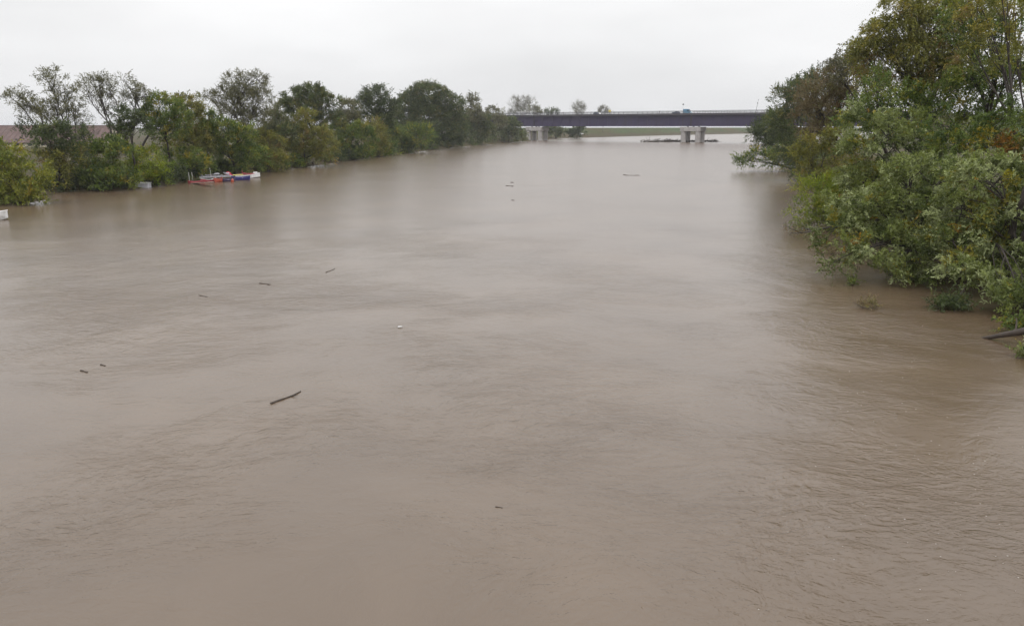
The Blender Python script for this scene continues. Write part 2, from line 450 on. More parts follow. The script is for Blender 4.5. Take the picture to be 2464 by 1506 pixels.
def plant(name, label, cat, Y, lobes, pal, base=None, leafL=0.15, leafW=0.05, bough=0.7, cov=1.0, sprigs=9, K=14,
          sprig_len=0.7, droop=0.25, up=0.5, trunk_r=0.14, group=None, stems=1, bark='bark', depth=1.0, shell=0.78,
          twigs=False, stem_name='trunk', upleaf=0.8, low=(), fork=0.45, spread=0.33):
    """lobes: (vx, vy, rx, ry[, dY]) outlines of the crown's masses; radii in frame px at distance Y"""
    if isinstance(Y, tuple):
        Y = Yl(base if isinstance(base, (int, float)) else np.mean([l[0] for l in lobes]), Y[1])
    W = []
    for lb in lobes:
        vx, vy, rx, ry = lb[:4]; y = Y + (lb[4] if len(lb) > 4 else rng.normal() * 0.02 * Y * 0.3)
        k = ppm(y)
        W.append((atY(vx, vy, y), np.array([rx / k, rx / k * depth, ry / k])))
    cen = np.mean([w[0] for w in W], 0)
    W += [(np.array(l[:3], float), np.array([l[3], l[3], l[3] * 0.85])) for l in low]
    thin = {len(W) - len(low) + i for i, l in enumerate(low) if l[3] >= 4}
    if base is None:
        lowest = min(W, key=lambda w: w[0][2]); bx, by = cen[0], lowest[0][1] + 0.6 * lowest[1][1]
    elif isinstance(base, (int, float)):
        bx, by = float(atY(base, 400, Y)[0]), Y
    else:
        bx, by = base
    bz = max(float(ground_z(bx, by)), -1.2)
    root = thing(name, label, cat, (bx, by, max(bz, 0.0)), group=group)
    O = np.array([bx, by, max(bz, 0.0)])
    wood = MB()
    # ---- boughs
    Bc = []; Bo = []; limbs = []
    top = max(w[0][2] for w in W)
    stem_base = [np.array([bx, by, bz - 0.3]) + np.array([rng.normal() * 0.25, rng.normal() * 0.25, 0]) * (stems > 1) for _ in range(stems)]
    forks = []
    for sb in stem_base:
        tgt = np.array([bx + (cen[0] - bx) * 0.55, by + (cen[1] - by) * 0.55, bz + (top - bz) * fork])
        if stems > 1: tgt = tgt + rng.normal(size=3) * np.array([1, 1, 0.2]) * 0.12 * (top - bz)
        pts = curve(sb, tgt, 0, 6, 0.06)
        wood.tube(pts, list(np.linspace(trunk_r * 1.25, trunk_r * 0.8, 6)), 8)
        forks.append((pts, tgt))
    for wi, (c, r) in enumerate(W):
        pts0, tgt = forks[int(rng.integers(len(forks)))]
        if c[2] - r[2] * .5 > tgt[2]: s = tgt
        else: s = pts0[int(np.clip(round((c[2] - bz) / max(0.1, tgt[2] - bz) * 3), 1, 4))]
        e = c + np.array([0, 0, r[2] * 0.45])
        pts = curve(s, e, 0.03, 7, 0.12)
        if wi not in thin: wood.tube(pts, list(np.linspace(trunk_r * 0.55, trunk_r * 0.14, 7)), 6)
        limbs.append(pts)
        area = 4 * math.pi * ((r[0] * r[1] + r[0] * r[2] + r[1] * r[2]) / 3)
        n = max(5, int(cov * (0.3 if wi in thin else 1) * area / (math.pi * bough ** 2)))
        d = unit(rng.normal(size=(n, 3)))
        flip = (d[:, 2] < -0.35) & (rng.random(n) < 0.65); d[flip, 2] *= -1
        rho = np.where(rng.random(n) < shell, 1 - np.abs(rng.normal(size=n)) * 0.13, rng.uniform(0.25, 0.9, n))
        rho *= 1 + 0.10 * np.sin(d[:, 0] * 5 + c[0]) + 0.10 * np.sin(d[:, 2] * 6 + c[1]) + 0.07 * rng.normal(size=n)
        pos = c + d * rho[:, None] * r
        Bc.append(pos); Bo.append(unit(d / r * r.mean()))
        nb = min(n, 40 if twigs else 14)
        for i in rng.choice(n, nb, replace=False):
            k = pts[int(rng.integers(2, 7))]
            wood.tube(curve(k, pos[i], 0.05, 4, 0.1), [trunk_r * 0.2, trunk_r * 0.16, trunk_r * 0.11, trunk_r * 0.06], 4, cap=False)
    Bc = np.concatenate(Bc); Bo = np.concatenate(Bo)
    ok = Bc[:, 2] > 0.15; Bc = Bc[ok]; Bo = Bo[ok]
    nb = len(Bc)
    cols = np.array([p[0] for p in PAL[pal]]); wts = np.array([p[1] for p in PAL[pal]]); wts = wts / wts.sum()
    bcol = rng.choice(len(cols), nb, p=wts)
    # ---- sprigs
    S = nb * sprigs
    so = np.repeat(Bc, sprigs, 0) + rng.normal(size=(S, 3)) * bough * spread
    sd = unit(np.repeat(Bo, sprigs, 0) * 0.75 + np.array([0, 0, up]) + rng.normal(size=(S, 3)) * 0.55)
    sl = sprig_len * rng.uniform(0.55, 1.3, S)
    scol = np.repeat(bcol, sprigs); re = rng.random(S) < 0.25
    scol[re] = rng.choice(len(cols), re.sum(), p=wts)
    t = (np.arange(K) + 0.5) / K
    t = t[None, :] + rng.uniform(-0.4 / K, 0.4 / K, (S, K))
    P = so[:, None] + sd[:, None] * (sl[:, None] * t)[..., None]
    P[..., 2] -= droop * sl[:, None] * t ** 2
    tan = sd[:, None] - np.array([0, 0, 2 * droop]) * t[..., None]
    D = unit(unit(tan) * 0.75 + rng.normal(size=(S, K, 3)) * 0.55)
    n = S * K
    tint = cols[scol][:, None, :] * np.repeat(rng.uniform(0.75, 1.25, (S, 1, 1)), K, 1) * rng.uniform(0.75, 1.25, (S, K, 1))
    L = leafL * rng.uniform(0.65, 1.25, n); Wd = leafW * rng.uniform(0.7, 1.2, n)
    V, Fq, col = leaf_mesh(P.reshape(n, 3), D.reshape(n, 3), L, Wd, np.clip(tint, 0, 0.8).reshape(n, 3), upleaf)
    cr_ = obj("crown", mesh_from("crown", V - O, Fq, [M['leaf']], tint=col), root)
    wood.V = [tuple(np.array(v) - O) for v in wood.V]
    wood.build(stem_name, M[bark], root, smooth=True)
    return root

# ---- settings by distance
NEAR = dict(leafL=0.17, leafW=0.062, bough=0.8, cov=1.22, sprigs=24, K=13, sprig_len=0.62, trunk_r=0.16, up=0.8, droop=0.45, spread=0.26)
MIDR = dict(leafL=0.22, leafW=0.085, bough=1.0, cov=1.45, sprigs=18, K=11, sprig_len=0.9, trunk_r=0.18, spread=0.28, up=0.7)
LEFT = dict(leafL=0.28, leafW=0.12, bough=0.9, cov=1.45, sprigs=14, K=8, sprig_len=0.8, trunk_r=0.16, spread=0.28, up=0.7)
SPARSE = dict(leafL=0.26, leafW=0.085, bough=0.6, cov=0.85, sprigs=7, K=8, sprig_len=1.0, trunk_r=0.17, twigs=True, up=0.9, droop=0.35)
FARL = dict(leafL=0.5, leafW=0.2, bough=1.2, cov=1.9, sprigs=9, K=8, sprig_len=1.4, trunk_r=0.22)
FARR = dict(leafL=0.34, leafW=0.13, bough=1.0, cov=2.0, sprigs=9, K=9, sprig_len=1.1, trunk_r=0.2)
def P_(cfg, **k): d = dict(cfg); d.update(k); return d
GL = "trees and bushes along the left bank"; GR = "trees and bushes along the right bank"

# ---- left bank, from the left edge of the frame towards the bridge
plant("riverside_bush", "yellow-olive bush at the left edge, overhanging the small white boat", "bush", ('edge', 1),
      [(18, 390, 42, 36), (62, 425, 46, 36), (20, 450, 44, 34), (88, 462, 30, 24, -1), (-30, 420, 40, 50), (40, 474, 40, 22, -1), (80, 480, 34, 18, -1.5), (60, 486, 40, 12, -1), (-20, 480, 40, 24, -1), (100, 440, 20, 24)], 'yellow', stems=4, stem_name='stem', group=GL, **P_(LEFT, trunk_r=0.07))
plant("willow_tree", "tall thin many-stemmed willow standing in front of the red-roofed farm building", "tree", ('edge', 13),
      [(128, 205, 30, 34), (158, 235, 26, 26), (52, 246, 34, 24), (88, 272, 36, 30), (140, 282, 44, 34), (176, 268, 22, 30), (24, 240, 16, 14)], 'grey', base=172, stems=3, group=GL, fork=0.35, **P_(SPARSE))
plant("riverside_bush", "dark scrubby bush at the foot of the tall thin willow, before the red roof", "bush", ('edge', 1),
      [(75, 322, 30, 20), (115, 335, 42, 30), (160, 325, 42, 34), (165, 370, 30, 26)], 'deep', stems=3, stem_name='stem', group=GL, **P_(LEFT, cov=1.2, trunk_r=0.1, twigs=True))
plant("riverside_bush", "low ochre bush between the left-edge yellow bush and the dark gap in the bank", "bush", ('edge', 1),
      [(120, 388, 34, 24), (165, 385, 36, 26), (140, 418, 34, 24)], 'olive', stems=3, stem_name='stem', group=GL, **P_(LEFT, trunk_r=0.06))
plant("bare_tree", "small dark leafless tree leaning left between the two tall thin willows", "tree", ('edge', 16),
      [(200, 300, 18, 26), (215, 330, 18, 26), (185, 318, 14, 20)], 'deep', base=232, group=GL, **P_(SPARSE, leafW=0.05, cov=0.8))
plant("willow_tree", "tall thin V-shaped willow with bare leaning stems and a wispy fan crown", "tree", ('edge', 13),
      [(240, 208, 34, 24), (208, 215, 20, 16), (258, 240, 16, 34), (228, 240, 22, 20), (254, 282, 14, 24)], 'grey', base=272, stems=2, group=GL, fork=0.5, **P_(SPARSE, cov=0.95))
plant("riverside_bush", "broad dull-green bush right of the dark gap, under the V-shaped willow", "bush", ('edge', 1),
      [(215, 375, 36, 34), (262, 365, 38, 30), (300, 378, 36, 40), (225, 425, 44, 36), (285, 428, 42, 32), (245, 440, 40, 24, -2)], 'green', stems=4, stem_name='stem', group=GL, **P_(LEFT, trunk_r=0.08))
plant("willow_tree", "thin grey-topped willow behind the lime-yellow bush, with a dark leafy lower half", "tree", ('edge', 13),
      [(297, 200, 14, 22), (325, 222, 22, 20), (348, 240, 18, 22), (312, 250, 20, 26)], 'grey', base=330, stems=2, group=GL, **P_(SPARSE))
plant("shrubby_tree", "dark dense shrubby tree under the thin grey-topped willow", "tree", ('edge', 2),
      [(300, 285, 26, 24), (330, 300, 28, 30), (290, 325, 30, 24)], 'deep', group=GL, **P_(LEFT))
plant("riverside_bush", "lime-yellow bush at the water beside the half-sunk grey pontoon", "bush", ('edge', 1),
      [(350, 392, 42, 28), (388, 408, 24, 24), (352, 425, 44, 20), (378, 432, 26, 16)], 'lime', stems=4, stem_name='stem', group=GL, **P_(LEFT, trunk_r=0.06))
plant("poplar_tree", "rounded green poplar with a ragged top, directly above the lime-yellow bush", "tree", ('edge', 10),
      [(385, 262, 36, 32), (360, 300, 36, 40), (400, 320, 44, 40), (425, 285, 30, 34)], 'green', group=GL, **P_(LEFT))
plant("poplar_tree", "feathery olive poplar leaning right, just left of the tall twin-headed tree", "tree", ('edge', 10),
      [(442, 258, 32, 28), (468, 262, 16, 30), (455, 300, 38, 34), (440, 345, 46, 36), (480, 350, 36, 34)], 'olive', group=GL, **P_(LEFT))
plant("riverside_bush", "dark bush at the water between the lime-yellow bush and the wrecked boats", "bush", ('edge', 5),
      [(430, 395, 36, 34), (470, 400, 36, 32), (410, 425, 26, 18), (488, 398, 22, 20)], 'green', stems=3, stem_name='stem', group=GL, **P_(LEFT, trunk_r=0.07))
plant("poplar_tree", "tall twin-headed russet-topped poplar, the tallest near the wrecked boats", "tree", ('edge', 10),
      [(566, 200, 28, 24), (620, 205, 26, 26), (545, 235, 30, 24), (588, 236, 34, 26), (628, 246, 28, 30), (515, 248, 18, 26), (500, 232, 10, 10), (560, 282, 40, 34), (615, 290, 40, 32)], 'grey', stems=3, group=GL, fork=0.38, **P_(SPARSE, cov=1.25))
plant("shrubby_tree", "wide olive-green shrubby tree directly behind the wrecked boats", "tree", ('edge', 2),
      [(530, 320, 42, 34), (575, 335, 40, 36), (545, 375, 44, 34), (600, 380, 46, 32), (510, 360, 30, 40)], 'green', group=GL, **P_(LEFT))
plant("riverside_bush", "yellowing bush overhanging the water just right of the wrecked boats", "bush", ('edge', 1),
      [(612, 342, 34, 30), (645, 352, 38, 32), (640, 385, 44, 26), (670, 390, 28, 18)], 'olive', stems=3, stem_name='stem', group=GL, **P_(LEFT, trunk_r=0.08))
plant("thin_sapling", "thin open sapling in the gap right of the twin-headed poplar", "tree", ('edge', 9),
      [(655, 262, 12, 24), (668, 290, 20, 22), (678, 312, 24, 24)], 'grey', group=GL, **P_(SPARSE, trunk_r=0.1))
plant("poplar_tree", "round-topped dark poplar flecked yellow, right of the twin-headed poplar", "tree", ('edge', 10),
      [(748, 228, 34, 24), (715, 245, 34, 28), (782, 252, 34, 28), (690, 270, 26, 30), (735, 280, 46, 36), (790, 295, 34, 36)], 'hazegreen', group=GL, **P_(LEFT, cov=1.6, leafL=0.34))
plant("shrubby_tree", "yellow-tinged shrubby tree under the round-topped dark poplar", "tree", ('edge', 2),
      [(738, 292, 26, 26), (710, 330, 40, 34), (765, 335, 40, 32), (690, 365, 36, 30), (735, 360, 44, 28), (785, 362, 36, 24), (665, 335, 34, 36)], 'olive', group=GL, **P_(LEFT))
plant("riverside_bush", "low pale sage bush touching the water right of the dark bank shadow", "bush", ('edge', 1),
      [(745, 376, 34, 16), (722, 388, 22, 12), (778, 382, 22, 14)], 'silver', stems=3, stem_name='stem', group=GL, **P_(LEFT, trunk_r=0.05))
plant("poplar_tree", "narrow greyish poplar between the round-topped dark poplar and the dome-shaped one", "tree", ('edge', 10),
      [(838, 262, 22, 24), (828, 295, 26, 30), (850, 300, 20, 30)], 'grey', group=GL, **P_(LEFT, cov=1.3, leafL=0.34))
plant("shrubby_tree", "bank-side bush with yellow sprays left of the dome-shaped poplars", "tree", ('edge', 2),
      [(815, 330, 34, 40), (850, 335, 34, 40), (830, 370, 34, 18), (880, 340, 26, 34)], 'green', group=GL, **P_(LEFT, leafL=0.34))
plant("poplar_tree", "smaller dome-shaped dark poplar halfway along the left bank", "tree", ('edge', 10),
      [(908, 240, 34, 28), (880, 270, 30, 32), (935, 272, 30, 34), (905, 300, 42, 30)], 'deep', group=GL, **P_(FARL, leafL=0.38, leafW=0.15, bough=1.0))
plant("shrubby_tree", "yellow-fringed shrub hanging to the water below the smaller dome-shaped poplar", "tree", ('edge', 2),
      [(900, 325, 30, 30), (915, 352, 20, 28), (890, 365, 24, 18)], 'olive', group=GL, **P_(FARL, leafL=0.36, leafW=0.14, bough=0.9))
plant("poplar_tree", "largest dome-shaped poplar on the left bank, hazy grey-green", "tree", ('edge', 10),
      [(1030, 236, 50, 32), (990, 262, 40, 34), (1075, 262, 40, 36), (965, 295, 36, 34), (1030, 285, 56, 36), (1095, 290, 26, 36)], 'hazegreen', group=GL, **P_(FARL))
plant("shrubby_tree", "olive shrubs at the water below the largest dome-shaped poplar", "tree", ('edge', 2),
      [(930, 325, 30, 36), (950, 335, 28, 28), (985, 330, 32, 26), (1020, 330, 32, 26), (965, 352, 36, 14)], 'green', group=GL, **P_(FARL, leafL=0.42, leafW=0.16))
plant("shrubby_tree", "dark hazy shrubs on the bank right of the largest dome-shaped poplar", "tree", ('edge', 2),
      [(1060, 325, 34, 24), (1100, 322, 30, 26), (1080, 340, 40, 14)], 'deep', group=GL, **P_(FARL, leafL=0.5))
plant("poplar_tree", "upright broom-shaped poplar, leafless at the top, short of the bridge", "tree", ('edge', 10),
      [(1138, 250, 16, 20), (1142, 280, 20, 22), (1118, 285, 18, 22)], 'grey', group=GL, **P_(SPARSE, leafL=0.7, leafW=0.2, bough=1.3, cov=1.6, sprig_len=1.8, trunk_r=0.25))
plant("shrubby_tree", "hazy bank thicket below the broom-shaped poplar", "tree", ('edge', 2),
      [(1130, 318, 34, 26), (1165, 318, 28, 24), (1150, 300, 28, 24)], 'hazegreen', group=GL, **P_(FARL, leafL=0.6, leafW=0.24, bough=1.5))
plant("poplar_tree", "small pointed hazy tree where the bridge deck meets the left bank", "tree", ('edge', 10),
      [(1185, 275, 14, 16), (1180, 298, 24, 24), (1205, 290, 16, 20)], 'grey', group=GL, **P_(FARL, leafL=0.7, leafW=0.25, bough=1.6, cov=1.4))
plant("shrubby_tree", "hazy thicket hiding the bridge's left end, beside the left pier", "tree", ('edge', 2),
      [(1200, 320, 26, 22), (1232, 312, 20, 26), (1245, 326, 18, 14), (1220, 300, 18, 16)], 'hazegreen', group=GL, **P_(FARL, leafL=0.75, leafW=0.28, bough=1.8))

FOOT = [("low dark scrub in the shadowed gap between the left-edge yellow bush and the dull-green bush", [130, 165, 200], 'deep'),
        ("low dark scrub at the waterline left of the half-sunk grey pontoon", [230, 275], 'deep'),
        ("low dark scrub at the waterline right of the half-sunk grey pontoon", [385, 425], 'deep'),
        ("low dark scrub at the waterline behind the twin pale mooring poles", [455, 495, 530], 'deep'),
        ("low olive scrub at the waterline behind the blue canoe", [560, 600, 640], 'green'),
        ("low green scrub at the waterline left of the pale sage bush", [675, 705], 'green'),
        ("low dark scrub at the waterline right of the pale sage bush", [795, 825, 850], 'deep'),
        ("low green scrub at the waterline under the smaller dome-shaped poplar", [875, 910, 940], 'green'),
        ("low dark scrub at the waterline under the largest dome-shaped poplar", [970, 1005, 1040], 'deep'),
        ("low hazy scrub at the waterline left of the broom-shaped poplar", [1070, 1100], 'hazegreen'),
        ("low hazy scrub at the waterline right of the broom-shaped poplar", [1130, 1160, 1185], 'hazegreen'),
        ("low hazy scrub at the waterline just left of the left bridge pier", [1205, 1230, 1252], 'hazegreen')]
for lab, xs, pal in FOOT:
    k = 1.0 if xs[0] < 650 else (0.8 if xs[0] < 900 else 0.6 if xs[0] < 1060 else 0.42)
    yy = Yl(np.mean(xs)); sc = max(1.0, yy / 125)
    bk = 3.0 if xs[0] in (455, 560) else 0.8
    plant("waterside_scrub", lab, "scrub", yy + bk,
          [(x, yw(x) - 17 * k + 4, 30 * k, 20 * k, Yl(x) - yy + bk + 0.4) for x in xs], pal, stems=3, stem_name='stem', group=GL,
          **P_(LEFT, trunk_r=0.06, leafL=0.3 * sc ** .8, leafW=0.12 * sc ** .8, bough=0.7 * sc, sprig_len=0.8 * sc))

plant("shrubby_tree", "mid-height green tree closing the gap left of the tall twin-headed poplar", "tree", ('edge', 8),
      [(490, 300, 28, 34), (505, 335, 28, 30), (478, 330, 26, 30)], 'green', group=GL, **P_(LEFT))
plant("shrubby_tree", "mid-height dull tree closing the gap between the twin-headed and round-topped poplars", "tree", ('edge', 9),
      [(662, 305, 30, 30), (685, 325, 28, 28), (650, 330, 26, 26)], 'hazegreen', group=GL, **P_(LEFT))

# ---- beyond the bridge
BARE = dict(leafL=2.2, leafW=0.09, bough=1.6, cov=0.8, sprigs=8, K=5, sprig_len=2.6, trunk_r=0.22, up=1.4, droop=0.1, twigs=True, bark='bark_grey', upleaf=0.1)
GB = "trees beyond the bridge"
plant("bare_tree", "pale leafless tree seen above the bridge deck over the left pier", "tree", 640,
      [(1240, 254, 14, 15), (1262, 250, 18, 15), (1252, 268, 22, 12), (1238, 274, 14, 8), (1270, 274, 16, 9)], 'bare', group=GB, **P_(BARE))
plant("bare_tree", "darker small tree just right of the pale leafless one above the bridge", "tree", 620,
      [(1283, 264, 10, 12), (1292, 270, 8, 9), (1298, 277, 10, 5)], 'grey', group=GB, **P_(BARE, leafW=0.3, leafL=1.4))
plant("bare_tree", "tiny dark tree tops poking above the bridge railing in mid-span", "tree", 640,
      [(1325, 270, 8, 6), (1342, 272, 6, 5), (1318, 275, 8, 5), (1332, 277, 14, 5)], 'deep', group=GB, **P_(BARE, leafW=0.3, leafL=1.2))
plant("bare_tree", "fan of bare vertical stems rising behind the bridge deck", "tree", 650,
      [(1392, 260, 13, 10), (1385, 268, 8, 10), (1400, 268, 8, 10), (1392, 277, 10, 6)], 'bare', group=GB, **P_(BARE, up=2.5, cov=1.0))
plant("bare_tree", "faint round bare tree top behind the yellow sign on the bridge", "tree", 700,
      [(1452, 268, 9, 6), (1442, 273, 8, 4), (1462, 274, 8, 4)], 'bare', group=GB, **P_(BARE, leafW=0.2))
plant("levee_bush", "dark bush on the grassy levee seen under the bridge girder", "bush", 560,
      [(1385, 318, 14, 12), (1398, 316, 10, 12), (1376, 322, 8, 7)], 'deep', stems=3, stem_name='stem', group=GB, **P_(FARL, leafL=0.9, leafW=0.35, bough=1.8, sprig_len=1.8))
plant("levee_bush", "dark thicket at the levee foot just right of the left pier", "bush", 555,
      [(1338, 320, 12, 14), (1352, 322, 8, 11), (1322, 318, 12, 14)], 'hazegreen', stems=3, stem_name='stem', group=GB, **P_(FARL, leafL=0.9, leafW=0.35, bough=1.8, sprig_len=1.8))

# ---- right bank, far to near
plant("riverside_tree", "dark blue-green tree at the far end of the right bank, touching the bridge", "tree", 168,
      [(1850, 312, 34, 28), (1822, 325, 24, 18), (1875, 300, 34, 34), (1880, 340, 40, 36), (1838, 345, 26, 22)], 'deep', base=(60, 172), low=[(60,163,2,3.5),(54,144,1.5,3),(50,132,1.5,2.5)], group=GR, **P_(FARR))
plant("willow_tree", "low willow bough reaching far out over the water from the right bank", "tree", 146,
      [(1795, 385, 20, 14), (1778, 396, 9, 10), (1825, 378, 24, 16), (1860, 385, 30, 22), (1890, 380, 30, 30)], 'green', base=(55, 150), group=GR, **P_(FARR, cov=1.5, twigs=True))
plant("poplar_tree", "grey-green rounded poplar on the right bank next to the bridge's right end", "tree", 120,
      [(1890, 255, 36, 36), (1925, 235, 34, 34), (1870, 305, 26, 36), (1920, 300, 40, 44), (1905, 355, 40, 40), (1930, 395, 40, 34)], 'hazegreen', base=(48, 128), low=[(47,119,2,3),(44,110,1.5,2.5),(41,102,1.3,2.4)], group=GR, **P_(FARR))
plant("poplar_tree", "dark poplar crown peeping over the grey-green rounded poplar on the right bank", "tree", 135,
      [(1945, 205, 30, 24), (1915, 215, 22, 18), (1975, 200, 24, 26)], 'deep', base=(60, 140), group=GR, **P_(FARR))
plant("autumn_tree", "reddish-brown thinning tree behind the silver willows on the right bank", "tree", 84,
      [(1985, 215, 40, 36), (2030, 195, 40, 38), (1965, 270, 42, 44), (2020, 265, 46, 44), (1995, 330, 44, 44), (1955, 330, 30, 30), (2070, 220, 44, 44), (1950, 235, 30, 30)], 'brown', base=(37, 88), low=[(37,86,2,3),(40,92,2,3)], group=GR, **P_(MIDR, cov=1.5, twigs=True))
plant("willow_tree", "grey feathery willow top with drooping twigs on the right skyline", "tree", 80,
      [(2000, 178, 26, 26), (2045, 150, 34, 30), (2085, 125, 36, 34), (2075, 180, 36, 34)], 'grey', base=(42, 84), group=GR, **P_(MIDR, cov=1.3, droop=0.7, twigs=True))
plant("riverside_bush", "ochre and olive bush below the reddish-brown tree on the right bank", "bush", 76,
      [(1945, 375, 34, 36), (1985, 385, 36, 34), (1960, 415, 38, 26), (2005, 350, 30, 34)], 'olive', stems=3, base=(31, 80), stem_name='stem', low=[(33,76,1.5,2.5),(30.5,71,1,1.8)], group=GR, **P_(MIDR, trunk_r=0.1))
plant("riverside_bush", "bright olive-green bush at the water with one bare branch reaching left", "bush", 62,
      [(1962, 470, 38, 44), (1990, 500, 40, 44), (1935, 505, 30, 32), (1945, 548, 34, 20),  (2010, 455, 38, 36), (1975, 530, 34, 22)], 'lime', stems=4, base=(27.5, 65), stem_name='stem', low=[(27,64,1.2,2),(30,66,2,2.5)], group=GR, **P_(MIDR, trunk_r=0.08, leafL=0.18, leafW=0.06, bough=0.85))
plant("willow_tree", "tall yellow-green willow with weeping twigs against the sky, upper right", "tree", 66,
      [(2140, 90, 50, 46), (2210, 50, 60, 48), (2120, 150, 42, 44), (2190, 130, 56, 50), (2250, 100, 50, 56), (2180, 200, 54, 46), (2240, 190, 48, 50), (2270, 20, 56, 40), (2170, 20, 36, 30), (2110, 95, 34, 36), (2300, 100, 56, 60), (2290, 190, 50, 50), (2085, 140, 34, 30)], 'olive', base=(38, 70), group=GR, **P_(MIDR, cov=1.95, droop=0.8, up=0.45, trunk_r=0.2))
plant("willow_tree", "muted green willow filling the middle of the right bank behind the silver willows", "tree", 60,
      [(2110, 235, 46, 44), (2170, 260, 50, 42), (2230, 260, 50, 46), (2290, 240, 50, 50), (2060, 290, 40, 50), (2150, 320, 60, 50), (2330, 300, 60, 60)], 'green', base=(33, 62), low=[(31,60,2,3),(28,61,1.5,2)], group=GR, **P_(MIDR, leafL=0.2))
plant("willow_tree", "dense muted green willow behind the half-bare tree, top right corner", "tree", 57,
      [(2330, 30, 56, 50), (2410, 20, 60, 60), (2370, 110, 56, 56), (2450, 110, 56, 64), (2400, 200, 60, 56), (2470, 210, 56, 64), (2330, 200, 44, 50)], 'green', base=(36, 60), group=GR, **P_(MIDR, cov=1.5, droop=0.6))
plant("riverside_bush", "silvery green bush with rounded top, left half of the near right-bank thicket", "bush", 52,
      [(2085, 300, 52, 44), (2060, 370, 50, 50), (2130, 350, 56, 52), (2195, 335, 50, 46), (2110, 430, 66, 50), (2050, 440, 36, 44)], 'silver', stems=4, base=(27, 55), stem_name='stem', low=[(27,50,1.5,2.5),(24.5,54,1.3,2.2),(31,54,2,3)], group=GR, **P_(NEAR, trunk_r=0.12, leafL=0.19, leafW=0.065, bough=0.85))
plant("autumn_tree", "tall half-bare tree with dark forked trunk at the right edge of the photo", "tree", 49,
      [(2350, 30, 46, 50), (2400, -30, 50, 46), (2440, 60, 46, 54), (2380, 120, 44, 44), (2470, 150, 46, 60), (2330, 120, 36, 40)], 'olive', base=(32.4, 50), stems=2, group=GR, **P_(NEAR, cov=0.7, twigs=True, trunk_r=0.13, fork=0.42, sprig_len=0.8))
plant("autumn_bush", "orange autumn creeper leaves around the dark forked trunk at the right edge", "bush", 46.5,
      [(2430, 356, 22, 13), (2458, 366, 22, 15)], 'orange', stems=2, base=(30.5, 47.5), stem_name='stem', group=GR, **P_(NEAR, cov=1.0, trunk_r=0.05))
plant("riverside_bush", "dark green bush below the orange creeper leaves at the right edge", "bush", 47.5,
      [(2300, 370, 60, 50), (2370, 330, 50, 44), (2430, 290, 50, 44), (2260, 320, 40, 44), (2480, 340, 46, 60)], 'green', stems=3, base=(29, 49), stem_name='stem', group=GR, **P_(NEAR, trunk_r=0.1))
plant("willow_tree", "big silver-leaved willow at centre of the near right-bank thicket, boughs over water", "tree", 43,
      [(2200, 430, 66, 56), (2270, 440, 60, 56), (2160, 500, 66, 56), (2090, 520, 60, 56), (2230, 530, 72, 60), (2130, 590, 72, 54, -1.5), (2060, 605, 46, 44, -2), (2015, 560, 44, 46, -.5), (2035, 630, 44, 34, -3), (2020, 500, 44, 44), (2200, 625, 64, 48, -2.5), (2125, 640, 60, 26, -3), (2240, 660, 50, 30, -3.5)], 'silver', base=(24.5, 44.5), stems=3, low=[(23.2,45.5,1.3,2.0),(27,45,2,3)], group=GR, **P_(NEAR))
plant("willow_tree", "nearest silver-leaved willow, cut off by the right edge of the photo", "tree", 38,
      [(2350, 440, 72, 60), (2430, 440, 66, 64), (2310, 520, 70, 60), (2400, 540, 80, 66), (2480, 520, 66, 80), (2290, 610, 66, 60), (2370, 630, 80, 60), (2450, 640, 76, 66, -1.5), (2310, 672, 56, 36, -2.2), (2390, 700, 60, 36, -3.5), (2450, 725, 60, 40, -5), (2500, 740, 60, 50, -6)], 'silver', base=(24.5, 38.5), stems=3, low=[(25,39,1.5,2.4),(28,38,2,3),(24,34.5,1.2,1.8),(28,34.5,7,4),(30.5,30,10.5,4.5),(27.5,28,5,4),(29,23,9,4.5)], group=GR, **P_(NEAR))

# ------------------------------------------------------------------ road bridge
PL = at(1285, 338.3); PR = at(1660, 342.6)
AX = (PR - PL); SPAN = float(np.linalg.norm(AX)); AX /= SPAN
PX = np.array([-AX[1], AX[0], 0.0])                 # across the deck, away from the camera
BROT = math.atan2(AX[1], AX[0])
bridge = thing("road_bridge", "long purple-grey steel girder road bridge on concrete piers across the river", "bridge",
               (PR[0], PR[1], 0), (0, 0, BROT))
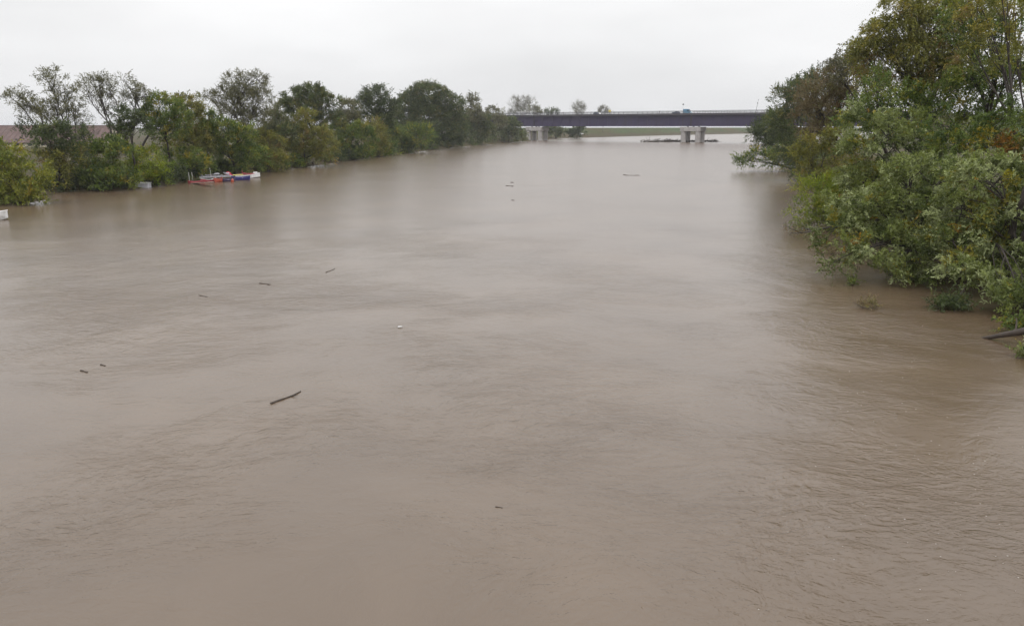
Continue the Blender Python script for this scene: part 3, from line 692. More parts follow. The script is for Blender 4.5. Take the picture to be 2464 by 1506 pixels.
# bridge space: x along the deck (0 = joint over the right pier), y across (0 = near girder face), z up
Z_B, Z_G, Z_S = 8.35, 14.2, 14.95
X0, X1 = -SPAN - 75, 118
spans = [(X0, -SPAN - 0.25), (-SPAN + 0.25, -0.28), (0.28, X1)]
for a, b in spans:
    for yg in (0.0, 8.6):
        g = MB()
        g.box(((a + b) / 2, yg + 0.02, (Z_B + Z_G) / 2), (b - a, 0.04, Z_G - Z_B - 0.1))
        go = g.build("girder", M['girder'], bridge)
        f = MB(); f.box(((a + b) / 2, yg + 0.05, Z_B + 0.04), (b - a, 0.9, 0.08)); f.build("flange", M['girder'], go)
        f = MB(); f.box(((a + b) / 2, yg + 0.05, Z_G - 0.04), (b - a, 0.9, 0.08)); f.build("flange", M['girder'], go)
        if yg == 0.0:
            st = MB()
            st.box((0, -0.09, (Z_B + Z_G) / 2), (0.05, 0.18, Z_G - Z_B - 0.2))
            sm = mesh_from("stiffener", st.V, st.F, [M['girder']])
            n = int((b - a) / 6.0)
            for i in range(n + 1):
                obj("stiffener", sm, go, (a + 0.3 + (b - a - 0.6) * i / n, 0, 0))
    c = MB(); c.box(((a + b) / 2, 4.3, Z_B + 0.6), (b - a, 8.2, 0.25)); c.build("bottom_plate", M['girder'], bridge)
    d = MB(); d.box(((a + b) / 2, 4.3, Z_G + 0.36), (b - a, 12.4, 0.72)); d.build("deck_slab", M['slab'], bridge)
    d = MB(); d.box(((a + b) / 2, 4.3, Z_S - 0.01), (b - a, 9.0, 0.06)); d.build("road_surface", M['asphalt'], bridge)
    for ye in (-1.72, 10.32):
        d = MB(); d.box(((a + b) / 2, ye, Z_S + 0.02), (b - a, 0.36, 0.5)); d.build("kerb", M['slab'], bridge)
# the dark seam where two girders meet over each pier
for xj in (-SPAN, 0.0):
    j = MB(); j.box((xj, 0.35, (Z_B + Z_G) / 2), (0.56, 0.3, Z_G - Z_B - 0.3)); j.build("expansion_joint", M['bark'], bridge)
post = MB(); post.box((0, 0, 0.62), (0.10, 0.12, 1.24)); post.box((0, 0, 0.02), (0.24, 0.22, 0.04))
post_me = mesh_from("railing_post", post.V, post.F, [M['rail']])
x = X0 + 1.0
while x < X1 - 0.5:
    obj("railing_post", post_me, bridge, (x, -1.72, Z_S + 0.27)); obj("railing_post", post_me, bridge, (x, 10.32, Z_S + 0.27)); x += 3.0
for ye in (-1.72, 10.32):
    for zr, h in ((1.20, 0.14), (0.62, 0.16)):
        r = MB(); r.box(((X0 + X1) / 2, ye - 0.09, Z_S + 0.27 + zr), (X1 - X0, 0.07, h)); r.build("handrail", M['rail'], bridge)
for xj in (-SPAN, 0.0):
    pier = obj("pier", None, bridge, (xj, 0, 0))
    pier["label"] = "left concrete pier" if xj < 0 else "right concrete pier ringed by driftwood"
    cp = MB(); cp.box((0, 3.6, 6.85), (11.6, 9.0, 2.35), bev=0.12); cp.build("pier_cap", M['concrete'], pier)
    col = MB(); n = 14
    rings = []
    for z in (-2.2, 5.7):
        rings.append([(1.42 * math.cos(2 * math.pi * k / n), 1.42 * math.sin(2 * math.pi * k / n), z) for k in range(n)])
    col.loft(rings)
    cm = mesh_from("column", col.V, col.F, [M['concrete']], smooth=False)
    for cx in (-4.1, 4.1):
        for cy in (0.6, 6.6):
            obj("column", cm, pier, (cx, cy, 0))
    bm_ = MB(); bm_.box((0, 0, 0.12), (0.9, 0.9, 0.3), bev=0.03)
    bme = mesh_from("bearing", bm_.V, bm_.F, [M['rail']])
    for cx in (-1.6, 1.6):
        for cy in (0.1, 8.0):
            obj("bearing", bme, pier, (cx, cy, 8.02))
ab = MB(); ab.box((X1 - 4, 4.3, 5.0), (9, 12.0, 6.2), bev=0.1); ab.build("abutment", M['concrete'], bridge)
ab = MB(); ab.box((X0 + 4, 4.3, 5.0), (9, 12.0, 6.2), bev=0.1); ab.build("abutment", M['concrete'], bridge)
# approach embankments
for xa, xb, nm in ((X1 - 2, X1 + 150, "road_embankment"), (X0 - 110, X0 + 2, "road_embankment")):
    e_ = MB()
    za, zb = (14.6, 3.0) if xa > 0 else (3.0, 14.6)
    V = [(xa, -2.2 - za, 0), (xb, -2.2 - zb, 0), (xb, -2.2, zb), (xa, -2.2, za), (xa, 10.8 + za, 0), (xb, 10.8 + zb, 0), (xb, 10.8, zb), (xa, 10.8, za)]
    e_.add(V, [(0, 1, 2, 3), (5, 4, 7, 6), (3, 2, 6, 7), (4, 0, 3, 7), (1, 5, 6, 2)])
    o = e_.build(nm, M['ground'], None, (PR[0], PR[1], 0), (0, 0, BROT)); struct(o)

def on_bridge(bx, by, z=Z_S + 0.03):
    p = PR + AX * bx + PX * by
    return (float(p[0]), float(p[1]), z)
def bx_of(vx, by=4.0):                               # deck station that shows at this frame column
    lo, hi = X0, X1
    for _ in range(50):
        m = (lo + hi) / 2; p = PR + AX * m + PX * by
        v = 1232 + F_PX * p[0] / (p[1] * CT + (CAM_H - 15) * ST)
        if v < vx: lo = m
        else: hi = m
    return (lo + hi) / 2

# ------------------------------------------------------------------ vehicles on the deck
M['blue_paint'] = pmat("blue_paint", (0.10, 0.24, 0.36), 0.35, spec=0.5, var=0.08)
M['dark_paint'] = pmat("slate_paint", (0.07, 0.085, 0.12), 0.35, spec=0.5, var=0.08)
M['white_paint'] = pmat("white_paint", (0.75, 0.75, 0.74), 0.4, var=0.06)
M['glass'] = pmat("dark_glass", (0.03, 0.04, 0.05), 0.08, spec=0.6, var=0.1)
M['tyre'] = pmat("tyre_rubber", (0.02, 0.02, 0.02), 0.8)
def lamp_mat(name, col, s):
    m, nt, out = nt_mat(name); e = N(nt, "ShaderNodeEmission"); e.inputs[0].default_value = (*col, 1); e.inputs[1].default_value = s
    nt.links.new(e.outputs[0], out.inputs[0]); return m
M['headlight'] = lamp_mat("headlight_glow", (1, 0.98, 0.95), 6.0)
M['lens_off'] = pmat("lamp_lens", (0.6, 0.6, 0.6), 0.2)
def vehicle(name, label, cat, loc, rz, prof, glassprof, paint, W, wheels, wr, lit, nose):
    t = thing(name, label, cat, loc, (0, 0, rz))
    b = MB(); n = len(prof); cx = sum(p[0] for p in prof) / n; cz = sum(p[1] for p in prof) / n
    def ring(w, s): return [(cx + (px - cx) * s, w, cz + (pz - cz) * s) for px, pz in prof]
    b.loft([ring(-W / 2, 0.94), ring(-W / 2 + 0.09, 1.0), ring(W / 2 - 0.09, 1.0), ring(W / 2, 0.94)])
    b.build("body", paint, t)
    for sgn in (-1, 1):
        for gp in glassprof:
            g = MB(); g.prism(gp, sgn * (W / 2 - 0.03), sgn * (W / 2 + 0.012)); g.build("side_window", M['glass'], t)
    ws = MB(); a, c = nose['screen']
    dx, dz = a[0] - c[0], a[1] - c[1]; L = math.hypot(dx, dz); nx_, nz_ = -dz / L, dx / L
    if nx_ < 0: nx_, nz_ = -nx_, -nz_
    ws.add([(a[0] + nx_ * .015, -W / 2 + .16, a[1] + nz_ * .015), (a[0] + nx_ * .015, W / 2 - .16, a[1] + nz_ * .015),
            (c[0] + nx_ * .015, W / 2 - .16, c[1] + nz_ * .015), (c[0] + nx_ * .015, -W / 2 + .16, c[1] + nz_ * .015)], [(0, 1, 2, 3)])
    ws.build("windscreen", M['glass'], t)
    for wx in wheels:
        for sgn in (-1, 1):
            w = MB(); w.tube([(wx, sgn * (W / 2 - 0.22), wr), (wx, sgn * (W / 2 + 0.01), wr)], wr, 16); wo = w.build("wheel", M['tyre'], t)
            w = MB(); w.tube([(wx, sgn * (W / 2 - 0.02), wr), (wx, sgn * (W / 2 + 0.03), wr)], wr * 0.6, 12); w.build("rim", M['lens_off'], wo)
    for sgn in (-1, 1):
        h = MB(); h.box((nose['x'] + 0.0, sgn * (W / 2 - 0.3), nose['z']), (0.12, 0.36, 0.24), bev=0.03)
        h.build("headlight", M['headlight'] if lit else M['lens_off'], t)
    return t
van_prof = [(-2.3, 0.35), (2.25, 0.35), (2.35, 0.75), (2.2, 1.05), (1.55, 1.25), (0.95, 2.25), (0.75, 2.42), (-2.2, 2.45), (-2.35, 2.2)]
van_glass = [[(1.35, 1.28), (0.9, 2.05), (0.25, 2.05), (0.25, 1.28)]]
vehicle("panel_van", "pale blue panel van with lit headlights driving across the bridge", "van", on_bridge(bx_of(1654, 2.6), 2.6), BROT,
        van_prof, van_glass, M['blue_paint'], 1.95, (-1.5, 1.5), 0.34, True, dict(screen=((1.58, 1.24), (0.98, 2.22)), x=2.3, z=0.82))
car_prof = [(-2.05, 0.32), (2.05, 0.32), (2.12, 0.62), (1.95, 0.82), (1.0, 0.95), (0.35, 1.42), (-1.0, 1.45), (-1.75, 1.0), (-2.1, 0.92)]
car_glass = [[(0.85, 0.97), (0.3, 1.35), (-0.25, 1.37), (-0.25, 0.97)], [(-0.32, 0.97), (-0.32, 1.37), (-0.95, 1.37), (-1.4, 1.0)]]
vehicle("passenger_car", "dark slate car with lit headlights on the bridge left of the yellow sign", "car", on_bridge(bx_of(1436, 2.6), 2.6), BROT,
        car_prof, car_glass, M['dark_paint'], 1.75, (-1.3, 1.3), 0.31, True, dict(screen=((1.0, 0.96), (0.38, 1.42)), x=2.05, z=0.68))
vehicle("passenger_car", "low dark car roof showing over the railing just left of the van", "car", on_bridge(bx_of(1627, 6.0), 6.0), BROT + math.pi,
        car_prof, car_glass, M['dark_paint'], 1.75, (-1.3, 1.3), 0.31, False, dict(screen=((1.0, 0.96), (0.38, 1.42)), x=2.05, z=0.68))
pw = at(1417 - 23, 305.5, 6.9) if False else np.array([*(atY(1398, 306, 640)[:2]), 0])
pw[2] = float(ground_z(pw[0], pw[1]))
vehicle("parked_car", "tiny white car on the grassy levee under the bridge girder", "car", (float(pw[0]), float(pw[1]), float(pw[2]) + 0.02), 0.55,
        car_prof, car_glass, M['white_paint'], 1.75, (-1.3, 1.3), 0.31, False, dict(screen=((1.0, 0.96), (0.38, 1.42)), x=2.05, z=0.68))

# sign, lamp post, leaning mast
M['yellow_sign'] = pmat("yellow_sign", (0.62, 0.50, 0.08), 0.5, var=0.08)
sg = thing("road_sign", "small yellow road sign on two thin posts at the bridge railing", "sign", on_bridge(bx_of(1467, -1.2), -1.2), (0, 0, BROT))
b = MB(); b.box((0, 0, 1.75), (1.5, 0.05, 1.25), bev=0.015); b.build("panel", M['yellow_sign'], sg)
for sx in (-0.5, 0.5):
    b = MB(); b.tube([(sx, 0.06, 0), (sx, 0.06, 3.4)], 0.05, 8); b.build("post", M['rail'], sg)
lp = thing("street_lamp", "thin lamp post with dark head standing by the van on the bridge", "street lamp", on_bridge(bx_of(1643, -1.2), -1.2), (0, 0, BROT))
b = MB(); b.tube([(0, 0, 0), (0, 0, 4.6)], [0.09, 0.06], 8); b.build("pole", M['lens_off'], lp)
b = MB(); b.loft([[(0.42 * math.cos(k) , 0.42 * math.sin(k), 4.55) for k in np.linspace(0, 2 * math.pi, 9)[:-1]], [(0.5 * math.cos(k), 0.5 * math.sin(k), 4.85) for k in np.linspace(0, 2 * math.pi, 9)[:-1]], [(0.15 * math.cos(k), 0.15 * math.sin(k), 5.15) for k in np.linspace(0, 2 * math.pi, 9)[:-1]]]); b.build("lamp_head", M['tyre'], lp)
mp_ = thing("leaning_mast", "thin leaning dark mast on the bridge beside the right-bank trees", "mast", on_bridge(bx_of(1818, -1.2), -1.2), (0, 0, BROT))
b = MB(); b.tube([(0, 0, 0), (0.55, 0, 3.4), (1.0, 0, 6.6)], [0.09, 0.07, 0.04], 8); b.build("pole", M['tyre'], mp_)
b = MB(); b.box((0.72, 0, 4.8), (0.35, 0.25, 0.5), bev=0.04); b.build("junction_box", M['tyre'], mp_)
b = MB(); b.tube([(0.98, 0, 6.3), (1.25, 0, 6.6)], 0.09, 8); b.build("lamp_head", M['rail'], mp_)

# ------------------------------------------------------------------ people at the railing
def person_mat(name, jacket, legs):
    m, nt, out = nt_mat(name)
    tc = N(nt, "ShaderNodeTexCoord"); sp = N(nt, "ShaderNodeSeparateXYZ"); nt.links.new(tc.outputs["Object"], sp.inputs[0])
    mr = N(nt, "ShaderNodeMapRange"); mr.inputs[2].default_value = 1.8; nt.links.new(sp.outputs[2], mr.inputs[0])
    r = rampn(nt, mr.outputs[0], [(0.0, (0.02, 0.02, 0.02)), (0.05, legs), (0.5, jacket), (0.84, (0.35, 0.22, 0.16)), (0.94, (0.03, 0.02, 0.015))])
    r.color_ramp.interpolation = 'CONSTANT'
    p = N(nt, "ShaderNodeBsdfPrincipled"); p.inputs["Roughness"].default_value = 0.8
    nt.links.new(r.outputs[0], p.inputs["Base Color"]); nt.links.new(p.outputs[0], out.inputs[0]); return m
def person(label, loc, rz, mat, lean=0.0):
    J = [(0, 0, .95), (0, 0, 1.2), (lean * .5, 0, 1.42), (lean * .7, 0, 1.52), (lean * .9, 0, 1.60), (lean, 0, 1.72),
         (lean * .5, .19, 1.40), (lean + .16, .24, 1.14), (lean + .38, .2, 1.16), (lean + .46, .19, 1.17),
         (lean * .5, -.19, 1.40), (lean + .14, -.25, 1.14), (lean + .38, -.2, 1.16), (lean + .46, -.19, 1.17),
         (0, .1, .9), (.03, .11, .5), (0, .12, .08), (.16, .14, .04), (0, -.1, .9), (.06, -.11, .5), (.02, -.12, .08), (.18, -.14, .04)]
    E = [(0, 1), (1, 2), (2, 3), (3, 4), (4, 5), (2, 6), (6, 7), (7, 8), (8, 9), (2, 10), (10, 11), (11, 12), (12, 13), (0, 14), (14, 15), (15, 16), (16, 17), (0, 18), (18, 19), (19, 20), (20, 21)]
    rad = [.15, .14, .15, .06, .09, .1, .07, .05, .04, .045, .07, .05, .04, .045, .1, .07, .05, .045, .1, .07, .05, .045]
    me = bpy.data.meshes.new("person"); me.from_pydata(J, E, []); me.materials.append(mat)
    o = tag(obj("person", me, None, loc, (0, 0, rz)), label, "person", "people on the bridge")
    sk = o.modifiers.new("skin", 'SKIN')
    if not me.skin_vertices: me.skin_vertices.new()
    for i, v in enumerate(me.skin_vertices[0].data):
        v.radius = (rad[i], rad[i]); v.use_root = (i == 0)
    o.modifiers.new("sub", 'SUBSURF').render_levels = 1
    return o
pm1 = person_mat("dark_clothes", (0.03, 0.03, 0.04), (0.03, 0.035, 0.05))
pm2 = person_mat("dark_coat_beige", (0.045, 0.038, 0.034), (0.16, 0.13, 0.10))
person("person in dark clothes leaning on the bridge railing, left of the van", on_bridge(bx_of(1587, -1.1), -1.05, Z_S + 0.03), BROT - math.pi / 2, pm1, 0.12)
person("person in a dark coat at the bridge railing near the left pier", on_bridge(bx_of(1355, -1.1), -1.05, Z_S + 0.03), BROT - math.pi / 2, pm2, 0.1)

# ------------------------------------------------------------------ driftwood jammed on the right pier
def stick(name, a, b, r0, r1, parent, mat='driftwood', n=6, wob=0.05, seg=5):
    m = MB(); m.tube(curve(a, b, 0, seg, wob), list(np.linspace(r0, r1, seg)), n); return m.build(name, M[mat], parent, smooth=True)
raft = thing("driftwood_raft", "long low raft of dark driftwood jammed against the right bridge pier", "driftwood", (PR[0], PR[1], 0))
ra = at(1543, 342.2); rb = at(1727, 342.0)
def raft_pt(t, dy=0.0, z=0.1):
    p = ra + (rb - ra) * t; return np.array([p[0] - PR[0], p[1] - PR[1] + dy, z])
for i in range(46):
    t = rng.uniform(0.02, 0.96); L = rng.uniform(0.03, 0.14)
    a = raft_pt(t, rng.uniform(-2.5, 2.0), rng.uniform(0.0, 0.45)); b = raft_pt(min(1, t + L), rng.uniform(-2.5, 2.0), rng.uniform(0.0, 1.1))
    r0 = rng.uniform(0.10, 0.28); stick("log", a, b, r0, r0 * 0.6, raft)
for t, h, lean in ((0.10, 3.6, 0.3), (0.085, 3.2, -1.3), (0.21, 1.9, 0.5), (0.22, 1.6, -0.4), (0.30, 1.5, 0.9), (0.35, 2.0, 0.8), (0.38, 1.4, -0.5), (0.84, 2.6, 2.2), (0.16, 1.3, .8), (0.26, 1.2, -.9), (0.43, 1.5, .7), (0.48, 1.1, -.4), (0.62, 1.3, .5), (0.78, 1.2, -.7), (0.88, 1.4, .9), (0.95, 1.5, -0.8), (0.97, 1.2, 0.7), (0.55, 1.2, 0.6), (0.9, 1.0, 0.4)):
    a = raft_pt(t, 0, 0.0); stick("branch", a, a + np.array([lean, 0.3, h]), 0.13, 0.04, raft)
mm = []
for i in range(420):
    t = rng.beta(1.4, 1.6); p = raft_pt(t, rng.normal() * 1.6, abs(rng.normal()) * 0.38); mm.append(p)
for t0, hh in ((.2, 1.5), (.3, 1.1), (.36, 1.6), (.45, .9), (.55, .8), (.9, 1.0), (.96, 1.4)):
    for i in range(26): mm.append(raft_pt(t0 + rng.normal() * .012, rng.normal() * .8, abs(rng.normal()) * hh * .5))
mm = np.array(mm); D = unit(rng.normal(size=(len(mm), 3)) * np.array([1, 1, 0.25]))
V, Fq_, col_ = leaf_mesh(np.repeat(mm, 4, 0) + rng.normal(size=(len(mm) * 4, 3)) * np.array([.6, .6, .08]) + np.array([0, 0, .1]), np.repeat(D, 4, 0), rng.uniform(.5, 1.6, len(mm) * 4), rng.uniform(.1, .3, len(mm) * 4),
                         np.array([[0.05, 0.035, 0.025]]) * rng.uniform(.6, 1.6, (len(mm) * 4, 1)))
mo = obj("matted_twigs", mesh_from("matted_twigs", V, Fq_, [M['leaf']], tint=col_), raft); mo["kind"] = "stuff"

# ------------------------------------------------------------------ farm building beyond the left bank
M['roof'] = pmat("clay_roof", (0.125, 0.082, 0.075), 0.85, var=0.25, scale=0.35, dirt=(0.10, 0.075, 0.07))
M['wall'] = pmat("cream_wall", (0.52, 0.47, 0.36), 0.9, var=0.12, scale=0.4, dirt=(0.40, 0.36, 0.29))
FY = 262.0
fl = atY(-40, 340, FY); fr = atY(243, 340, FY)
fx0, fx1 = float(fl[0]), float(fr[0]); fz = float(ground_z(fx0, FY))
ez = float(atY(100, 343, FY)[2]); rz_ = float(atY(100, 303, FY + 9)[2])
farm = thing("farm_building", "long low farm building with big reddish-brown roof behind the left-bank trees", "building", ((fx0 + fx1) / 2, FY + 9, fz))
Lb = fx1 - fx0
def loc_z(z): return z - fz
wl = MB(); wl.box((0, 0, loc_z(ez) / 2), (Lb, 17.2, loc_z(ez)))
wl.add([(-Lb / 2, -8.6, loc_z(ez)), (-Lb / 2, 8.6, loc_z(ez)), (-Lb / 2, 0, loc_z(rz_) - 0.3)], [(0, 1, 2)])
wl.add([(Lb / 2, -8.6, loc_z(ez)), (Lb / 2, 8.6, loc_z(ez)), (Lb / 2, 0, loc_z(rz_) - 0.3)], [(0, 2, 1)])
wl.build("wall", M['wall'], farm)
for s in (-1, 1):
    rf = MB(); h0, h1 = loc_z(ez) - 0.1, loc_z(rz_)
    rf.add([(-Lb / 2 - .6, s * 9.2, h0), (Lb / 2 + .6, s * 9.2, h0), (Lb / 2 + .6, 0, h1), (-Lb / 2 - .6, 0, h1),
            (-Lb / 2 - .6, s * 9.2, h0 - .22), (Lb / 2 + .6, s * 9.2, h0 - .22), (Lb / 2 + .6, 0, h1 - .22), (-Lb / 2 - .6, 0, h1 - .22)],
           [(0, 1, 2, 3), (7, 6, 5, 4), (0, 4, 5, 1), (1, 5, 6, 2), (3, 7, 4, 0)])
    ro = rf.build("roof", M['roof'], farm)
    if s < 0:
        nr = 22
        rib = MB(); dz = (h1 - h0); 
        rib.tube([(0, -9.2, h0 + .02), (0, 0, h1 + .02)], 0.09, 5)
        rme = mesh_from("roof_seam", rib.V, rib.F, [M['roof']])
        for i in range(nr + 1):
            obj("roof_seam", rme, ro, (-Lb / 2 + Lb * i / nr, 0, 0))
rd = MB(); rd.tube([(-Lb / 2 - .6, 0, loc_z(rz_) + .02), (Lb / 2 + .6, 0, loc_z(rz_) + .02)], 0.16, 6); rd.build("ridge_cap", M['roof'], farm)
for i in range(9):
    w = MB(); w.box((-Lb / 2 + Lb * (i + .5) / 9, -8.62, loc_z(ez) * 0.55), (1.3, 0.06, 0.5)); w.build("window", M['glass'], farm)

# ------------------------------------------------------------------ boats and wreckage at the left bank
M['red_hull'] = pmat("red_hull", (0.28, 0.04, 0.05), 0.35, spec=0.5, var=0.15)
M['orange_hull'] = pmat("orange_hull", (0.33, 0.06, 0.03), 0.35, spec=0.5, var=0.12)
M['purple_hull'] = pmat("dark_hull", (0.05, 0.035, 0.08), 0.4, var=0.2)
M['blue_hull'] = pmat("blue_hull", (0.03, 0.03, 0.16), 0.35, spec=0.5, var=0.12)
M['white_hull'] = pmat("white_hull", (0.66, 0.66, 0.66), 0.4, var=0.08, dirt=(0.42, 0.40, 0.36))
M['grey_deck'] = pmat("grey_plank", (0.46, 0.46, 0.50), 0.7, var=0.2, scale=2, dirt=(0.27, 0.27, 0.29))
M['pale_wood'] = pmat("pale_wood", (0.55, 0.50, 0.42), 0.7, var=0.15, scale=4)
M['yellow_plastic'] = pmat("yellow_plastic", (0.50, 0.46, 0.16), 0.5, var=0.1)
M['red_cloth'] = pmat("red_cloth", (0.55, 0.06, 0.10), 0.8, var=0.2, scale=6)
M['steel_post'] = pmat("galvanised_post", (0.34, 0.34, 0.32), 0.5, var=0.15)
def hull(L, W, H, sheer=0.6, n=11, bluff=0.85):
    """an open double-ended hull, built as a loft with gunwale thickness"""
    m = MB(); rings = []
    for i in range(n):
        t = -1 + 2 * i / (n - 1); w = W / 2 * max(0.03, (1 - abs(t) ** 2.4) ** bluff); zt = H * (1 + sheer * t * t); zb = H * 0.35 * abs(t) ** 3
        x = L / 2 * t
        q = [(x, -w, zt), (x, -w * .92, zb + (zt - zb) * .45), (x, -w * .55, zb + .02), (x, 0, zb), (x, w * .55, zb + .02), (x, w * .92, zb + (zt - zb) * .45), (x, w, zt),
             (x, w * .86, zt), (x, w * .7, zb + (zt - zb) * .35), (x, 0, zb + .08), (x, -w * .7, zb + (zt - zb) * .35), (x, -w * .86, zt)]
        rings.append(q)
    m.loft(rings); return m
def boat(name, label, cat, px, hullmat, L, W, H, rz, tilt=(0, 0), trim=None, thwarts=2, sink=0.12, rimmat=None):
    p = at(*px)
    t = thing(name, label, cat, (p[0], p[1], -sink), (tilt[0], tilt[1], rz), group="wrecked boats at the left bank")
    hull(L, W, H).build("hull", M[hullmat], t, smooth=False)
    for i in range(thwarts):
        x = (i - (thwarts - 1) / 2) * L * 0.28
        b = MB(); b.box((x, 0, H * .72), (0.22, W * .82, 0.05)); b.build("thwart", M[trim or 'pale_wood'], t)
    rim = MB(); n = 15
    for s in (-1, 1):
        pts = []
        for i in range(n):
            u = -0.98 + 1.96 * i / (n - 1); w = W / 2 * max(0.03, (1 - abs(u) ** 2.4) ** .85); pts.append((L / 2 * u, s * w, H * (1 + .6 * u * u) + .02))
        rim.tube(pts, 0.035, 6)
    rim.build("gunwale", M[rimmat or trim or 'pale_wood'], t)
    return t
boat("canoe", "red canoe swamped at the left tip of the wreckage, bow awash", "canoe", (474, 441), 'red_hull', 2.4, 0.8, 0.42, R(14), (R(6), R(-4)), thwarts=2, sink=0.22, rimmat='red_hull')
boat("canoe", "dark red canoe with white bow under the grey landing stage", "canoe", (503, 439), 'red_hull', 2.6, 0.95, 0.46, R(55), (R(-8), R(0)), rimmat='white_hull')
boat("canoe", "orange canoe with its blunt bow to the river, in the middle of the wreckage", "canoe", (527, 438.5), 'orange_hull', 2.0, 0.9, 0.5, R(76), (R(-10), R(0)), rimmat='orange_hull')
boat("canoe", "dark purple canoe lying low between the orange and the blue canoes", "canoe", (547, 437), 'purple_hull', 2.6, 0.95, 0.42, R(50), (R(8), 0), rimmat='purple_hull')
boat("canoe", "blue canoe at the right end of the wreckage, afloat by the bank", "canoe", (579, 433.5), 'blue_hull', 2.9, 0.95, 0.48, R(30), (R(10), 0), rimmat='blue_hull')
# red and white pedal boat
p = at(597, 428)
pb = thing("pedal_boat", "red and white pedal boat pushed up behind the blue canoe", "pedal boat", (p[0], p[1], -0.05), (0, R(-3), R(18)), group="wrecked boats at the left bank")
for s in (-1, 1):
    m = MB(); rings = []
    for i in range(9):
        t = i / 8; x = -1.9 + 3.8 * t; h = 0.5 + 0.25 * t * t; w = 0.26 * (1 - max(0, t - .6) ** 2 * 4.5)
        rings.append([(x, s * .62 - w, 0.05 + .25 * max(0, t - .6)), (x, s * .62 + w, .05 + .25 * max(0, t - .6)), (x, s * .62 + w, h), (x, s * .62 - w, h)])
    m.loft(rings); m.build("float", M['white_hull'], pb)
m = MB(); m.box((-0.3, 0, 0.66), (2.8, 1.5, 0.14), bev=0.04); m.build("deck", M['red_hull'], pb)
for s in (-1, 1):
    m = MB(); m.box((-0.5, s * .36, .8), (.5, .5, .12), bev=.03); m.box((-0.78, s * .36, 1.02), (.1, .5, .5), bev=.03); m.build("seat", M['red_hull'], pb)
m = MB(); m.box((1.2, 0, 0.78), (0.7, 1.2, 0.22), bev=.06); m.build("bow_cover", M['white_hull'], pb)
m = MB(); m.tube([(1.55, -.35, .78), (1.56, -.35, .80)], .13, 10); m.build("porthole", M['tyre'], pb)
# grey landing stage, tipped by the flood
gp = at(521, 434.5)
stage = thing("landing_stage", "tipped grey plank landing stage heaped over the red and orange canoes", "landing stage", (gp[0], gp[1], 0.7), (R(-5), R(-2), R(14)), group="wrecked boats at the left bank")
pl = MB(); pl.box((0, 0, 0), (0.30, 2.4, 0.07), bev=.01); pme = mesh_from("plank", pl.V, pl.F, [M['grey_deck']])
for i in range(8):
    obj("plank", pme, stage, (-1.9 + i * 0.54 * 1.0, rng.normal() * .12, 0.1 + rng.normal() * .05 + (0.16 if i in (3, 6) else 0)), (rng.normal() * .05, rng.normal() * .12, rng.normal() * .06))
for s in (-1, 1):
    b = MB(); b.box((0, s * .9, -.12), (4.6, .14, .24)); b.build("bearer", M['grey_deck'], stage)
for xx in (-1.55, -0.75):
    b = MB(); b.tube([(xx, .3, 0), (xx - .1, .35, 1.25)], .06, 8); b.build("post", M['white_hull'], stage)
for xx in (0.2, 1.7):
    b = MB(); b.box((xx, -.5, .26), (.7, .7, .24), bev=.06); b.build("float_drum", M['grey_deck'], stage)
# sloping gangway
gw = thing("gangway", "pale gangway board sloping from the landing stage down into the water", "gangway", (0, 0, 0), group="wrecked boats at the left bank")
a0 = at(466, 441, .02); a1 = at(506, 438.5, 0.62); gw.location = a0
b = MB(); dv = a1 - a0; ddir = dv / np.linalg.norm(dv); side = np.cross(ddir, (0, 0, 1)); side /= np.linalg.norm(side)
def plankmesh(c0, c1, w, h):
    up_ = np.cross(side, ddir)
    V = [c + s * side * w / 2 + k * up_ * h / 2 for c in (c0, c1) for s in (-1, 1) for k in (-1, 1)]
    m = MB(); m.add(V, [(0, 1, 3, 2), (4, 6, 7, 5), (0, 4, 5, 1), (2, 3, 7, 6), (1, 5, 7, 3), (0, 2, 6, 4)]); return m
for k in (-1, 0, 1):
    plankmesh(side * .3 * k - ddir * .1, dv + side * .3 * k + ddir * (.3 + .12 * k), .27, .06).build("plank", M['pale_wood'], gw)
# red life jackets, yellow board, mooring poles
lj = at(552, 434.5)
jk = thing("life_jacket_pile", "heap of red life jackets between the landing stage and the blue canoe", "life jackets", (lj[0], lj[1], 0.75), group="wrecked boats at the left bank")
for i, (dx, dy, dz, sc) in enumerate(((-.25, 0, 0.05, .3), (.08, -.1, .1, .34), (.25, .1, .08, .28), (0, .1, .32, .3), (-.1, -.05, .48, .22))):
    m = MB(); rings = []
    for zz, r in ((-.3, .55), (-.1, 1.0), (.25, .95), (.42, .5)):
        rings.append([(dx + sc * r * math.cos(w) * (1 + .15 * math.sin(3 * w + i)), dy + sc * .7 * r * math.sin(w), dz + sc * zz) for w in np.linspace(0, 2 * math.pi, 11)[:-1]])
    m.loft(rings); m.build("jacket", M['red_cloth'], jk, smooth=True)
yb = at(570, 432.5)
m = MB(); m.box((0, 0, 0), (2.0, .5, .09), bev=.03)
tag(m.build("plastic_board", M['yellow_plastic'], None, (yb[0], yb[1], .72), (R(8), R(-2), R(14))), "pale yellow board lying across the blue canoe", "board", "wrecked boats at the left bank")
for vx, vy, h, ln, lab in ((457, 441, 1.5, .06, "left of the two pale mooring poles standing by the wreckage"), (466.5, 440.5, 1.5, .18, "right of the two pale mooring poles, leaning a little, by the wreckage")):
    p = at(vx, vy); m = MB(); m.tube([(0, 0, -1.2), (-ln, 0, h)], .05, 8); m.tube([(-ln, 0, h), (-ln, 0, h + .05)], .065, 8)
    tag(m.build("mooring_pole", M['steel_post'], None, tuple(p)), lab, "pole", "pale mooring poles")
p = at(559, 438.5); m = MB()
m.loft([[(r * math.cos(k), r * math.sin(k), z) for k in np.linspace(0, 2 * math.pi, 11)[:-1]] for r, z in ((.08, -.2), (.2, -.05), (.24, .15), (.2, .36), (.08, .48), (.05, .56))])
